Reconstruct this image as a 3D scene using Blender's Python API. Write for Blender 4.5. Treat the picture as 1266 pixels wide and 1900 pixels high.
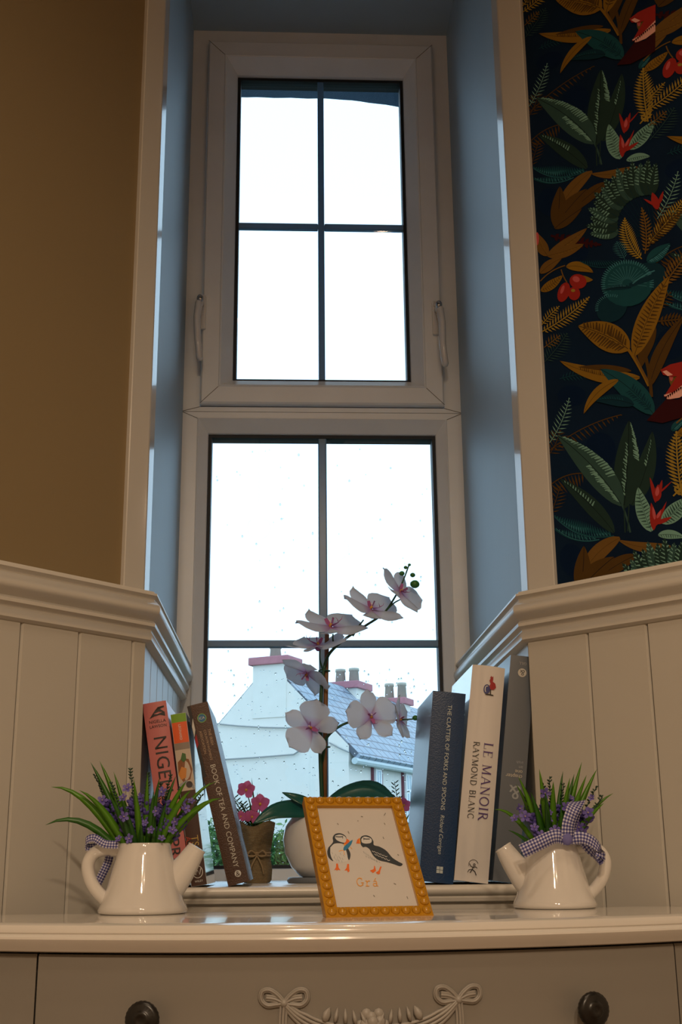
import bpy, bmesh, math, random
from mathutils import Vector, Matrix
random.seed(7)
D2R = math.radians
S = bpy.context.scene
COL = S.collection
for _o in list(bpy.data.objects):
    bpy.data.objects.remove(_o)

# ------------------------------------------------------------------ camera, sky, exposure
# z = 0 is the camera's height, the floor is at FLOOR, the dresser top at ZD, the window sill at ZS
FLOOR, CEIL, ZD, ZS = -0.85, 2.15, -0.05, -0.028
FPX, PITCH, YAW, ROLL, CX = 2246.3, D2R(16.1252), D2R(-2.6924), D2R(-0.5451), -0.0671
FW = Vector((-math.sin(YAW)*math.cos(PITCH), math.cos(YAW)*math.cos(PITCH), math.sin(PITCH)))
_r = Vector((math.cos(YAW), math.sin(YAW), 0)); _u = _r.cross(FW)
RT = math.cos(ROLL)*_r + math.sin(ROLL)*_u
UP = -math.sin(ROLL)*_r + math.cos(ROLL)*_u
CAMP = Vector((CX, 0, 0))
cd = bpy.data.cameras.new('camera'); cam = bpy.data.objects.new('camera', cd); COL.objects.link(cam)
cd.sensor_fit = 'VERTICAL'; cd.sensor_height = 36.0; cd.lens = 36.0*FPX/1900.0
cd.clip_start = 0.02; cd.clip_end = 400
_m = Matrix((RT, UP, -FW)).transposed().to_4x4(); _m.translation = CAMP
cam.matrix_world = _m
S.camera = cam
w = bpy.data.worlds.new('overcast_sky'); S.world = w; w.use_nodes = True
bg = w.node_tree.nodes['Background']
bg.inputs[0].default_value = (0.56, 0.79, 1.0, 1); bg.inputs[1].default_value = 2.1
S.view_settings.view_transform = 'Standard'; S.view_settings.look = 'None'
S.view_settings.exposure = 0.0; S.view_settings.gamma = 1.0; S.view_settings.use_curve_mapping = False
LAMP_W, LAMP_C = 11.5, (1.0, 0.74, 0.50)
FILL_W = 66.0

def ray(x, y): return (x-633)/FPX*RT - (y-950)/FPX*UP + FW
def at(x, y, Y):
    d = ray(x, y); return CAMP + d*(Y/d.y)
def onz(x, y, z):
    d = ray(x, y); return CAMP + d*(z/d.z)
def onp(x, y, p, n):
    d = ray(x, y); return CAMP + d*((Vector(p)-CAMP).dot(n)/d.dot(n))

# ------------------------------------------------------------------ materials
MATS = {}
def sl(r, g, b):
    f = lambda c: (c/255/12.92) if c/255 <= 0.04045 else ((c/255+0.055)/1.055)**2.4
    return (f(r), f(g), f(b))
def mat(name, col, rough=0.5, var=0.06, scale=30, bump=0.0, bscale=80, spec=0.5, metal=0.0, coat=0.0, trans=0.0, col2=None, emit=None):
    if name in MATS: return MATS[name]
    m = bpy.data.materials.new(name); m.use_nodes = True; nt = m.node_tree; N = nt.nodes; L = nt.links
    b = N['Principled BSDF']; b.inputs['Roughness'].default_value = rough; b.inputs['Metallic'].default_value = metal
    b.inputs['Specular IOR Level'].default_value = spec; b.inputs['Coat Weight'].default_value = coat
    tc = N.new('ShaderNodeTexCoord')
    nz = N.new('ShaderNodeTexNoise'); nz.inputs['Scale'].default_value = scale; nz.inputs['Detail'].default_value = 4
    L.new(tc.outputs['Object'], nz.inputs['Vector'])
    mx = N.new('ShaderNodeMix'); mx.data_type = 'RGBA'
    c2 = col2 if col2 else tuple(min(1, c*(1+var)) for c in col)
    c1 = col if col2 else tuple(c*(1-var) for c in col)
    mx.inputs[6].default_value = (*c1, 1); mx.inputs[7].default_value = (*c2, 1)
    L.new(nz.outputs[0], mx.inputs[0]); L.new(mx.outputs[2], b.inputs['Base Color'])
    if bump:
        n2 = N.new('ShaderNodeTexNoise'); n2.inputs['Scale'].default_value = bscale; n2.inputs['Detail'].default_value = 6
        L.new(tc.outputs['Object'], n2.inputs['Vector'])
        bp = N.new('ShaderNodeBump'); bp.inputs['Strength'].default_value = bump; bp.inputs['Distance'].default_value = 0.002
        L.new(n2.outputs[0], bp.inputs['Height']); L.new(bp.outputs[0], b.inputs['Normal'])
    if trans:
        t = N.new('ShaderNodeBsdfTranslucent'); L.new(mx.outputs[2], t.inputs[0])
        ms = N.new('ShaderNodeMixShader'); ms.inputs[0].default_value = trans
        L.new(b.outputs[0], ms.inputs[1]); L.new(t.outputs[0], ms.inputs[2])
        L.new(ms.outputs[0], N['Material Output'].inputs[0])
    if emit:
        b.inputs['Emission Color'].default_value = (*emit[0], 1); b.inputs['Emission Strength'].default_value = emit[1]
    MATS[name] = m; return m

M_panel = mat('painted_panel', (0.54, 0.515, 0.46), 0.38, 0.03, 6, 0.12, 60)
M_trim = mat('gloss_trim_paint', (0.66, 0.63, 0.57), 0.28, 0.03, 8, 0.10, 40)
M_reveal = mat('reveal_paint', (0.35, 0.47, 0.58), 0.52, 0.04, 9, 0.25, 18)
M_ochre = mat('ochre_wall_paint', (0.25, 0.185, 0.095), 0.55, 0.03, 5, 0.15, 50)
M_upvc = mat('aged_window_plastic', (0.80, 0.83, 0.86), 0.32, 0.07, 14, 0.05, 30)
M_bar = mat('glazing_bar_grey', (0.22, 0.38, 0.52), 0.25, trans=0.5)
M_gask = mat('dark_gasket', (0.006, 0.010, 0.018), 0.6, 0.3)
M_handle = mat('satin_handle', (0.72, 0.71, 0.70), 0.16, 0.02, spec=0.8, coat=0.5)
M_black = mat('black_knob', (0.010, 0.009, 0.008), 0.32, 0.2)
M_dresser_shaded = mat('dresser_paint_shaded', (0.26, 0.245, 0.22), 0.34, 0.03, 7, 0.06, 35)  # top's paint darkened: shade on the upright fronts is put into the colour
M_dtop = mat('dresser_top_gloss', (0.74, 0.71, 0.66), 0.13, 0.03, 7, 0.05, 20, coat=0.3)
M_floor = mat('floor_boards', (0.20, 0.12, 0.07), 0.4, 0.2, 12)
M_ceil = mat('ceiling_paint', (0.75, 0.73, 0.70), 0.7)
M_cer = mat('glazed_cream_ceramic', (0.72, 0.69, 0.65), 0.07, 0.02, 10, coat=0.6)
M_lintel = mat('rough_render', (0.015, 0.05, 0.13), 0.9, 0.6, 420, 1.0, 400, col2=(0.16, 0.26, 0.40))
M_grey = mat('room_wall_paint', (0.55, 0.47, 0.36), 0.6)

# ------------------------------------------------------------------ mesh helpers
ORG = {}
def setp(o, label=None, cat=None, group=None, kind=None):
    if label: o['label'] = label
    if cat: o['category'] = cat
    if group: o['group'] = group
    if kind: o['kind'] = kind
    return o
def thing(name, label, cat, loc=(0, 0, 0), group=None, kind=None):
    o = bpy.data.objects.new(name, None); o.location = loc; o.empty_display_size = 0.02; COL.objects.link(o)
    ORG[o] = Vector(loc); return setp(o, label, cat, group, kind)
def mk(name, V, F, m, parent=None, smooth=False, uv=None, mi=None):
    """V in world coordinates; a part is stored relative to its thing's origin"""
    org = ORG.get(parent, Vector()) if parent else Vector()
    me = bpy.data.meshes.new(name)
    me.from_pydata([tuple(Vector(v)-org) for v in V], [], F)
    for x in (m if isinstance(m, (list, tuple)) else [m]): me.materials.append(x)
    if mi: me.polygons.foreach_set('material_index', mi)
    if smooth: me.polygons.foreach_set('use_smooth', [True]*len(F))
    if uv:
        ul = me.uv_layers.new(name='UVMap')
        for p in me.polygons:
            for li in p.loop_indices: ul.data[li].uv = uv[me.loops[li].vertex_index]
    me.validate(); me.update()
    o = bpy.data.objects.new(name, me); COL.objects.link(o)
    if parent: o.parent = parent
    ORG[o] = org
    return o
def inst(name, me, parent, M):
    """part sharing a mesh; M is its world matrix (translation-only parents)"""
    o = bpy.data.objects.new(name, me); COL.objects.link(o); o.parent = parent
    o.matrix_local = Matrix.Translation(-ORG.get(parent, Vector())) @ M
    ORG[o] = Vector(); return o
class B:
    def __init__(s): s.V = []; s.F = []; s.mi = []; s.uv = []
    def add(s, V, F, mi=0, uv=None):
        n = len(s.V); s.V += [Vector(v) for v in V]; s.F += [tuple(i+n for i in f) for f in F]; s.mi += [mi]*len(F)
        s.uv += uv if uv else [(0, 0)]*len(V); return s
    def xf(s, M): s.V = [M @ v for v in s.V]; return s
    def box(s, a, b, mi=0, bev=0.0):
        x0, y0, z0 = a; x1, y1, z1 = b
        if not bev:
            V = [(x0,y0,z0),(x1,y0,z0),(x1,y1,z0),(x0,y1,z0),(x0,y0,z1),(x1,y0,z1),(x1,y1,z1),(x0,y1,z1)]
            return s.add(V, [(3,2,1,0),(4,5,6,7),(0,1,5,4),(1,2,6,5),(2,3,7,6),(3,0,4,7)], mi)
        bm = bmesh.new(); bmesh.ops.create_cube(bm, size=1)
        for v in bm.verts: v.co = Vector(((x0+x1)/2+v.co.x*(x1-x0), (y0+y1)/2+v.co.y*(y1-y0), (z0+z1)/2+v.co.z*(z1-z0)))
        bmesh.ops.bevel(bm, geom=list(bm.edges), offset=bev, segments=2, affect='EDGES', profile=0.6)
        bm.verts.index_update()
        s.add([v.co.copy() for v in bm.verts], [tuple(v.index for v in f.verts) for f in bm.faces], mi); bm.free(); return s
    def tube(s, P, R, n=8, mi=0, cap=True, flat=1.0, side=None):
        P = [Vector(p) for p in P]; R = R if isinstance(R, (list, tuple)) else [R]*len(P)
        V = []; F = []; pr = None
        for i, p in enumerate(P):
            t = (P[min(i+1, len(P)-1)]-P[max(i-1, 0)]).normalized()
            if pr is None:
                a = Vector(side) if side else (Vector((0, 0, 1)) if abs(t.z) < 0.9 else Vector((0, 1, 0)))
            else: a = pr
            a = (a-t*a.dot(t)).normalized(); pr = a; b = t.cross(a)
            for k in range(n):
                q = 2*math.pi*k/n; V.append(p+(a*math.cos(q)+b*math.sin(q)*flat)*R[i])
        for i in range(len(P)-1):
            for k in range(n):
                F.append((i*n+k, i*n+(k+1) % n, (i+1)*n+(k+1) % n, (i+1)*n+k))
        if cap: F.append(tuple(range(n-1, -1, -1))); F.append(tuple((len(P)-1)*n+k for k in range(n)))
        return s.add(V, F, mi)
    def lathe(s, pr, n=32, c=(0, 0, 0), mi=0, cap=True, sx=1.0, sy=1.0):
        V = []; F = []; c = Vector(c)
        for r, z in pr:
            for k in range(n):
                q = 2*math.pi*k/n; V.append(c+Vector((r*math.cos(q)*sx, r*math.sin(q)*sy, z)))
        for i in range(len(pr)-1):
            for k in range(n): F.append((i*n+k, i*n+(k+1) % n, (i+1)*n+(k+1) % n, (i+1)*n+k))
        if cap: F.append(tuple(range(n-1, -1, -1))); F.append(tuple((len(pr)-1)*n+k for k in range(n)))
        return s.add(V, F, mi)
    def ball(s, c, r, n=8, m=5, mi=0, M=None):
        pr = [(math.sin(math.pi*(i+0.001)/m), -math.cos(math.pi*i/m)) for i in range(m+1)]
        r = r if isinstance(r, (list, tuple)) else (r, r, r); V = []; F = []
        for a, z in pr:
            for k in range(n):
                q = 2*math.pi*k/n; v = Vector((a*math.cos(q)*r[0], a*math.sin(q)*r[1], z*r[2]))
                V.append((M @ v if M else v)+Vector(c))
        for i in range(m):
            for k in range(n): F.append((i*n+k, i*n+(k+1) % n, (i+1)*n+(k+1) % n, (i+1)*n+k))
        return s.add(V, F, mi)
    def sweep(s, prof, path, frames, mi=0, closed=False, cap=True):
        """prof: (a,b) points; path: points; frames: (A,Bv) vector pairs per path point"""
        n = len(prof); V = []; F = []
        for p, (A, Bv) in zip(path, frames):
            for a, b in prof: V.append(Vector(p)+Vector(A)*a+Vector(Bv)*b)
        m = len(path)
        for i in range(m if closed else m-1):
            j = (i+1) % m
            for k in range(n-1): F.append((i*n+k, i*n+k+1, j*n+k+1, j*n+k))
        if cap and not closed: F.append(tuple(range(n))); F.append(tuple((m-1)*n+k for k in range(n-1, -1, -1)))
        return s.add(V, F, mi)
    def obj(s, name, m, parent=None, smooth=False, uv=False):
        return mk(name, s.V, s.F, m, parent, smooth, s.uv if uv else None, s.mi)
def fixn(o):
    bm = bmesh.new(); bm.from_mesh(o.data); bmesh.ops.recalc_face_normals(bm, faces=bm.faces); bm.to_mesh(o.data); bm.free(); return o
def autosmooth(o, ang=35):
    fixn(o)
    o.data.polygons.foreach_set('use_smooth', [True]*len(o.data.polygons))
    bm = bmesh.new(); bm.from_mesh(o.data)
    for e in bm.edges:
        e.smooth = not (len(e.link_faces) == 2 and e.calc_face_angle(0) > D2R(ang))
    bm.to_mesh(o.data); bm.free(); return o
def struct(o, label=None): return setp(o, label, None, None, 'structure')

# ------------------------------------------------------------------ room shell
AL = D2R(47); CA, SA = math.cos(AL), math.sin(AL)
XO, YC, YW = 0.256, 1.55, 2.12          # half opening, wall corner plane, window frame plane
PL, dL, nL = Vector((-XO, YC, 0)), Vector((-CA, -SA, 0)), Vector((SA, -CA, 0))
PR, dR, nR = Vector((XO, YC, 0)), Vector((CA, -SA, 0)), Vector((-SA, -CA, 0))
ULEN = 1.7; ZR0, ZR1, ZHEAD = 0.272, 0.340, 1.64
XS = XO+CA*ULEN; YS = YC-SA*ULEN; YB = -3.2
Z = Vector((0, 0, 1))
def wallslab(name, p, d, n, L, z0, z1, th, m):
    a = p; b = p+d*L
    V = []
    for q in (a, b, b-n*th, a-n*th):
        V += [Vector((q.x, q.y, z0)), Vector((q.x, q.y, z1))]
    F = [(0,1,3,2),(2,3,5,4),(4,5,7,6),(6,7,1,0),(1,7,5,3),(0,2,4,6)]
    return struct(fixn(mk(name, V, F, m)))
floor = B().box((-XS-0.3, YB-0.2, FLOOR-0.08), (XS+0.3, 2.2, FLOOR)).obj('floor', M_floor); struct(floor, 'brown boarded floor under the dresser, out of sight')
ceil = B().box((-XS-0.3, YB-0.2, CEIL), (XS+0.3, 1.9, CEIL+0.08)).obj('ceiling', M_ceil); struct(ceil, 'plain white room ceiling above the window')
wl = wallslab('wall_left', PL, dL, nL, ULEN, FLOOR, CEIL, 0.02, M_ochre); wl['label'] = 'angled ochre painted wall left of the window, panelled below the rail'
M_paper = mat('wallpaper_ground', (0.002, 0.008, 0.022), 0.85, 0.5, 9, 0.05, 200, spec=0.1, col2=(0.004, 0.018, 0.050))
wr = wallslab('wall_right', PR, dR, nR, ULEN, FLOOR, CEIL, 0.02, M_paper); wr['label'] = 'angled wall right of the window with dark botanical wallpaper above panelling'
struct(B().box((-XS-0.1, YB, FLOOR), (-XS, YS, CEIL)).obj('wall_side_left', M_grey), 'plain room wall out of sight on the left')
struct(B().box((XS, YB, FLOOR), (XS+0.1, YS, CEIL)).obj('wall_side_right', M_grey), 'plain room wall out of sight on the right')
struct(B().box((-XS, YB-0.1, FLOOR), (XS, YB, CEIL)).obj('wall_back', M_grey), 'plain room wall behind the viewer')
struct(B().box((-XO, YC, ZHEAD+0.03), (XO, YC+0.05, CEIL)).obj('wall_over_window', M_ochre), 'narrow ochre wall above the window recess')
struct(B().box((-XO, YC, FLOOR), (XO, YC+0.05, ZS-0.034)).obj('wall_under_window', M_panel), 'low white wall under the window sill behind the dresser')
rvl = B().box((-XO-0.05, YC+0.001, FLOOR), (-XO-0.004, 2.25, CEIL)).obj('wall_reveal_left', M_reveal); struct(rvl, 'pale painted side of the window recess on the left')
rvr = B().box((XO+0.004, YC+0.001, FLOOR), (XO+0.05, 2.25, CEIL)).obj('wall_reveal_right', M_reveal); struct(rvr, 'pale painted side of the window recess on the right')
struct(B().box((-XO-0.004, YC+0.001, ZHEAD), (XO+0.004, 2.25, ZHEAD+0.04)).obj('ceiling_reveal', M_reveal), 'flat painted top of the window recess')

# tongued boards below the rail
BW = 0.0835
def board(parent, p, d, n, u0, u1, z0, z1):
    g = 0.0006; th = 0.011; bv = 0.0026
    pr = [(u0+g, 0), (u0+g, th-bv), (u0+g+bv*0.7, th), (u1-g-bv*0.7, th), (u1-g, th-bv), (u1-g, 0)]
    V = []
    for zz in (z0, z1): V += [p+d*a+n*b+Z*zz for a, b in pr]
    k = len(pr)
    F = [(i, i+1, k+i+1, k+i) for i in range(k-1)]+[tuple(range(k)), tuple(range(2*k-1, k-1, -1))]
    return fixn(mk('board', V, F, M_panel, parent))
u = -0.004; us = [u, 0.0185]
while us[-1] < ULEN-0.1: us.append(us[-1]+BW)
for a, b in zip(us, us[1:]):
    board(wl, PL, dL, nL, a, b, FLOOR, ZR0+0.01)
    if b > 0.03: pass
ur = [-0.004, 0.0885]
while ur[-1] < ULEN-0.1: ur.append(ur[-1]+BW)
for a, b in zip(ur, ur[1:]): board(wr, PR, dR, nR, a, b, FLOOR, ZR0+0.01)
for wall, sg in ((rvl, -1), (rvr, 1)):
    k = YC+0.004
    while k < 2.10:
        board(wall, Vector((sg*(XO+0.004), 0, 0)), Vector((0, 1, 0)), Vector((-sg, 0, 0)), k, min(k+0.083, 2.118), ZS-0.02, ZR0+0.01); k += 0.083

# dado rail: moulded profile (out from wall, height), mitred round the corner of the recess
RP = [(0, ZR0), (0.013, ZR0), (0.017, ZR0+0.003), (0.018, ZR0+0.009), (0.016, ZR0+0.014), (0.017, ZR0+0.017), (0.021, ZR0+0.020), (0.0215, ZR0+0.024), (0.019, ZR0+0.027),
      (0.021, ZR0+0.030), (0.0255, ZR0+0.035), (0.0275, ZR0+0.041), (0.0265, ZR0+0.047), (0.022, ZR0+0.052), (0.019, ZR0+0.054), (0.020, ZR0+0.057), (0.023, ZR0+0.060),
      (0.0225, ZR0+0.063), (0.019, ZR0+0.064), (0.0185, ZR0+0.066), (0.012, ZR1), (0, ZR1)]
def rail(sg, name, lab):
    p, d, n = (PL, dL, nL) if sg < 0 else (PR, dR, nR)
    rn = Vector((-sg, 0, 0))                                  # reveal normal
    cpt = Vector((sg*XO, YC, 0))
    k = 1.0/(1.0+n.dot(rn)); mit = (n+rn)*k
    path = [p+d*ULEN, cpt, Vector((sg*XO, 2.119, 0))]
    fr = [(n, Z), (mit, Z), (rn, Z)]
    b = B().sweep(RP, path, fr); o = b.obj(name, M_trim); autosmooth(o, 40); struct(o, lab)
rail(-1, 'trim_1', 'moulded white dado rail on the left wall, turning into the recess')
rail(1, 'trim_2', 'moulded white dado rail on the right wall, turning into the recess')
# architrave boards up both sides of the recess
def arch(sg, name, wd, lab):
    p, d, n = (PL, dL, nL) if sg < 0 else (PR, dR, nR)
    t = 0.007; tg = Vector((-sg*0.12, 0.993, 0)); A = p+n*t; Bq = A+tg*0.028
    prf = [p+d*wd, p+d*wd+n*(t-.001), p+d*(wd-.001)+n*t, A+d*.0015, A+tg*.0015, Bq-tg*.001, Bq+Vector((sg*.001, 0.0005, 0)), Bq+Vector((sg*.013, 0.001, 0)), p+Vector((sg*.004, .004, 0)), p]
    V = []
    for zz in (ZR1-0.002, CEIL-0.001): V += [q+Z*zz for q in prf]
    k = len(prf); F = [(i, (i+1) % k, k+(i+1) % k, k+i) for i in range(k)]+[tuple(range(k)), tuple(range(2*k-1, k-1, -1))]
    o = mk(name, V, F, mat('edge_board_gloss', (0.58, 0.56, 0.52), 0.14, 0.03, 8, 0.0, 14, coat=0.3)); fixn(o); struct(o, lab)
arch(-1, 'trim_3', 0.034, 'upright cream edge board between ochre wall and window recess')
arch(1, 'trim_4', 0.042, 'upright cream edge board between wallpaper and window recess')

# sill with moulded nosing
SP = [(0.02, ZS-0.034), (-0.002, ZS-0.034), (-0.002, ZS-0.0205), (-0.006, ZS-0.0205), (-0.010, ZS-0.019), (-0.011, ZS-0.015), (-0.009, ZS-0.0125), (-0.0125, ZS-0.0115),
      (-0.015, ZS-0.009), (-0.0155, ZS-0.004), (-0.013, ZS-0.0008), (-0.010, ZS), (0.60, ZS), (0.60, ZS-0.03)]
b = B().sweep([(a, z) for a, z in SP], [Vector((-XO+0.0005, YC, 0)), Vector((XO-0.0005, YC, 0))], [(Vector((0, 1, 0)), Z)]*2)
sill = b.obj('window_sill', mat('sill_paint', (0.72, 0.69, 0.63), 0.25, 0.05, 20, 0.05, 30)); autosmooth(sill, 50); struct(sill, 'white painted window sill with moulded front edge')

# ------------------------------------------------------------------ window
win = thing('window_1', 'tall aged white window with opening upper sash and fixed lower light', None, (0, YW, ZS), kind='structure')
def ring(b, rects, mi=0):
    V = []; F = []
    for x, z0, z1, y in rects: V += [(-x, y, z0), (x, y, z0), (x, y, z1), (-x, y, z1)]
    for i in range(len(rects)-1):
        for k in range(4):
            F.append((i*4+k, i*4+(k+1) % 4, i*4+4+(k+1) % 4, i*4+4+k))
    return b.add(V, F, mi)
ring(B(), [(.262, -.06, .8065, 2.19), (.262, -.06, .8065, 2.12), (.233, -.03, .7955, 2.12), (.232, -.029, .7945, 2.118), (.2305, -.0275, .793, 2.1175), (.214, -.011, .7715, 2.139), (.213, -.010, .7705, 2.142), (.213, -.010, .7705, 2.19)]).obj('lower_frame', M_upvc, win)
ring(B(), [(.262, .8075, 1.64, 2.19), (.262, .8075, 1.64, 2.12), (.229, .8165, 1.607, 2.12), (.229, .8165, 1.607, 2.19)]).obj('upper_frame', M_upvc, win)
sash = B()
def ins(d, y): return (.2275-d, .8185+d, 1.6055-d, y)
ring(sash, [ins(0, 2.15), ins(0, 2.108), ins(.003, 2.105), ins(.033, 2.105), ins(.0345, 2.1035), ins(.037, 2.1045), ins(.0575, 2.136), ins(.058, 2.14), ins(.058, 2.17)])
sash = sash.obj('sash', M_upvc, win)
for nm, x, z0, z1 in (('spacer', .2128, -.0098, .7703), ('spacer', .1693, .8767, 1.5473)):
    ring(B(), [(x, z0, z1, 2.1445), (x-.006, z0+.006, z1-.006, 2.1445), (x-.006, z0+.006, z1-.006, 2.176), (x, z0, z1, 2.176)]).obj(nm, M_gask, win)
# mitred corner joints of the welded frames
M_joint = mat('joint_line', (0.10, 0.09, 0.08), 0.8)
for x0, z0, x1, z1, y in ((.2275, .8185, .1945, .8515, 2.1047), (.2275, 1.6055, .1945, 1.5725, 2.1047), (.262, .8070, .2305, .793, 2.1195), (.229, .8165, .262, .8075, 2.1195)):
    for sg in (-1, 1): B().tube([(sg*x0, y, z0), (sg*x1, y, z1)], .0005, 5).obj('joint', M_joint, win)
# glazing bars
def bar(a, bq): B().box(a, bq, 0, 0.002).obj('glazing_bar', M_bar, win)
bar((-.0062, 2.146, .878), (.0062, 2.160, 1.546)); bar((-.168, 2.147, 1.205), (-.0064, 2.159, 1.217)); bar((.0064, 2.147, 1.205), (.168, 2.159, 1.217))
bar((-.0078, 2.146, -.008), (.0078, 2.160, .769)); bar((-.211, 2.147, .3695), (-.008, 2.159, .3825)); bar((.008, 2.147, .3695), (.211, 2.159, .3825))
# panes
mg = bpy.data.materials.new('window_glass'); mg.use_nodes = True; nt = mg.node_tree
for n_ in list(nt.nodes):
    if n_.type != 'OUTPUT_MATERIAL': nt.nodes.remove(n_)
tr = nt.nodes.new('ShaderNodeBsdfTransparent'); tr.inputs[0].default_value = (0.96, 0.985, 0.99, 1)
gl = nt.nodes.new('ShaderNodeBsdfGlossy'); gl.inputs['Roughness'].default_value = 0.0
fr_ = nt.nodes.new('ShaderNodeFresnel'); fr_.inputs[0].default_value = 1.45
mxs = nt.nodes.new('ShaderNodeMixShader')
nt.links.new(fr_.outputs[0], mxs.inputs[0]); nt.links.new(tr.outputs[0], mxs.inputs[1]); nt.links.new(gl.outputs[0], mxs.inputs[2])
nt.links.new(mxs.outputs[0], nt.nodes['Material Output'].inputs[0])
for x0, x1 in ((-.1, 0), (0, .1)):
    for z0, z1 in ((.877, 1.211), (1.211, 1.547)):
        B().box((-.1690 if x0 < 0 else 0.0005, 2.150, z0), (-.0005 if x0 < 0 else .1690, 2.154, z1-0.001)).obj('pane', mg, win)
    for z0, z1 in ((-.0095, .376), (.376, .770)):
        B().box((-.2125 if x0 < 0 else 0.0005, 2.150, z0), (-.0005 if x0 < 0 else .2125, 2.154, z1-0.001)).obj('pane', mg, win)
# handles with lock
def handle(sg):
    bx = -0.2285 if sg < 0 else 0.2175
    z1 = 1.035 if sg < 0 else 1.028
    y0 = 2.105
    b = B().box((bx-.0085, y0-.008, z1-.07), (bx+.0085, y0+0.001, z1), 0, .003)
    h = b.obj('handle', M_handle, win)
    pth = [(bx+.001*sg, y0-.006, z1-.02), (bx+.001*sg, y0-.024, z1-.022), (bx+.003*sg, y0-.031, z1-.030), (bx+.006*sg, y0-.034, z1-.06), (bx+(.005 if sg > 0 else -.003), y0-.036, z1-.105), (bx+(.009 if sg > 0 else .001), y0-.034, z1-.142), (bx+(.0095 if sg > 0 else .001), y0-.032, z1-.146)]
    g = B().tube(pth, [.008, .009, .0095, .0085, .0085, .0085, .005], 12, flat=0.75).obj('lever', M_handle, h, True)
    B().ball((bx+.001*sg, y0-.0355, z1-.022), (.0062, .006, .0085), 14, 8).obj('lock_barrel', mat('lock_face', (0.55, 0.55, 0.56), 0.25, metal=0.8), h, True)
    B().box((bx-.003, y0-.0422, z1-.0235), (bx+.003, y0-.0405, z1-.0215)).obj('keyhole', M_black, h)
    B().lathe([(.0001, -.0005), (.0062, -.0005), (.0062, .001), (.0001, .0012)], 18).xf(Matrix.Translation((bx, y0-.0085, z1-.009)) @ Matrix.Rotation(D2R(90), 4, 'X')).obj('screw_cap', M_handle, h, True)
handle(-1); handle(1)
# raindrops on the outside of the lower panes
mdrop = bpy.data.materials.new('raindrop_water'); mdrop.use_nodes = True
pb = mdrop.node_tree.nodes['Principled BSDF']; pb.inputs['Transmission Weight'].default_value = 1; pb.inputs['IOR'].default_value = 1.33; pb.inputs['Roughness'].default_value = 0
rd = B(); rr = random.Random(3)
for i in range(620):
    x = rr.uniform(-.2, .2); z = 0.33*rr.random()**1.1 if i < 540 else rr.uniform(.36, .75)
    if abs(x) < .012 or abs(z-.376) < .01: continue
    r = rr.choice([.0006, .0008, .0010, .0012, .0016])
    rd.ball((x, 2.1546, z), (r, r*.45, r*rr.uniform(1, 1.9)), 6, 4)
o = rd.obj('raindrops', mdrop, win, True); o['kind'] = 'stuff'

# outer wall round the window, with rough lintel
ow = B()
ow.box((-1.6, 2.26, FLOOR-2), (-.30, 2.42, 2.6)); ow.box((.30, 2.26, FLOOR-2), (1.6, 2.42, 2.6)); ow.box((-.30, 2.26, FLOOR-2), (.30, 2.42, -.075))
xs = [-.30+.02*i for i in range(31)]
V = []; F = []
for i, x in enumerate(xs):
    zz = 1.694+.0007*math.sin(i*1.7)+(-.02*max(0, (x-.03)/.17)**1.4 if x > .03 else 0)
    V += [(x, 2.26, 1.665), (x, 2.42, zz), (x, 2.42, 2.6), (x, 2.26, 2.6)]
for i in range(30):
    for k in range(4): F.append((i*4+k, i*4+(k+1) % 4, i*4+4+(k+1) % 4, i*4+4+k))
ow.add(V, F); o = ow.obj('wall_outer', M_lintel); fixn(o); struct(o, 'rough dark rendered outer edge of the window opening')
struct(B().box((-.30, 2.19, -.13), (.30, 2.47, -.075)).obj('trim_5', M_lintel), 'rough outer sill below the window')
# ------------------------------------------------------------------ outside: neighbour house, hedge, ground
M_render = mat('white_house_render', (0.78, 0.75, 0.69), 0.9, 0.05, 3, 0.6, 25)
M_render2 = mat('chimney_render', (0.76, 0.74, 0.68), 0.9, 0.06, 4, 0.5, 30)
M_cap = mat('red_chimney_cap', (0.42, 0.17, 0.20), 0.8, 0.25, 5)
M_pot = mat('clay_chimney_pot', (0.38, 0.36, 0.30), 0.8, 0.2, 6)
M_grass = mat('wet_grass', (0.09, 0.13, 0.09), 0.9, 0.4, 2)
struct(B().box((-40, 2.6, -3.3), (40, 90, -3.0)).obj('floor_outside', M_grass), 'wet green ground outside the window')
YH = 25.0
Ec = at(647, 1397, YH); Ef = onz(765, 1419, Ec.z)
ld_ = (Ef-Ec); ld_.z = 0; ld_.normalize(); gd = Vector((-ld_.y, ld_.x, 0))
ng = -ld_
apex = onp(501, 1244, Ec, ng); half = (apex-Ec).dot(gd); rise = apex.z-Ec.z
HL = 22.0; GZ = -3.0
house = thing('neighbour_house', 'white rendered house with grey slate roof seen through the lower window', 'house', (Ec.x, Ec.y, GZ))
def hp(g, l, z): return Ec+gd*g+ld_*l+Z*z
zb = GZ-Ec.z
V = [hp(0,0,zb), hp(2*half,0,zb), hp(2*half,0,.16), hp(half,0,rise+.16), hp(0,0,.16), hp(0,HL,zb), hp(2*half,HL,zb), hp(2*half,HL,0), hp(half,HL,rise), hp(0,HL,0)]
fixn(mk('wall', V, [(0,1,2,3,4), (9,8,7,6,5), (0,4,9,5), (1,6,7,2)], M_render, house))
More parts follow.
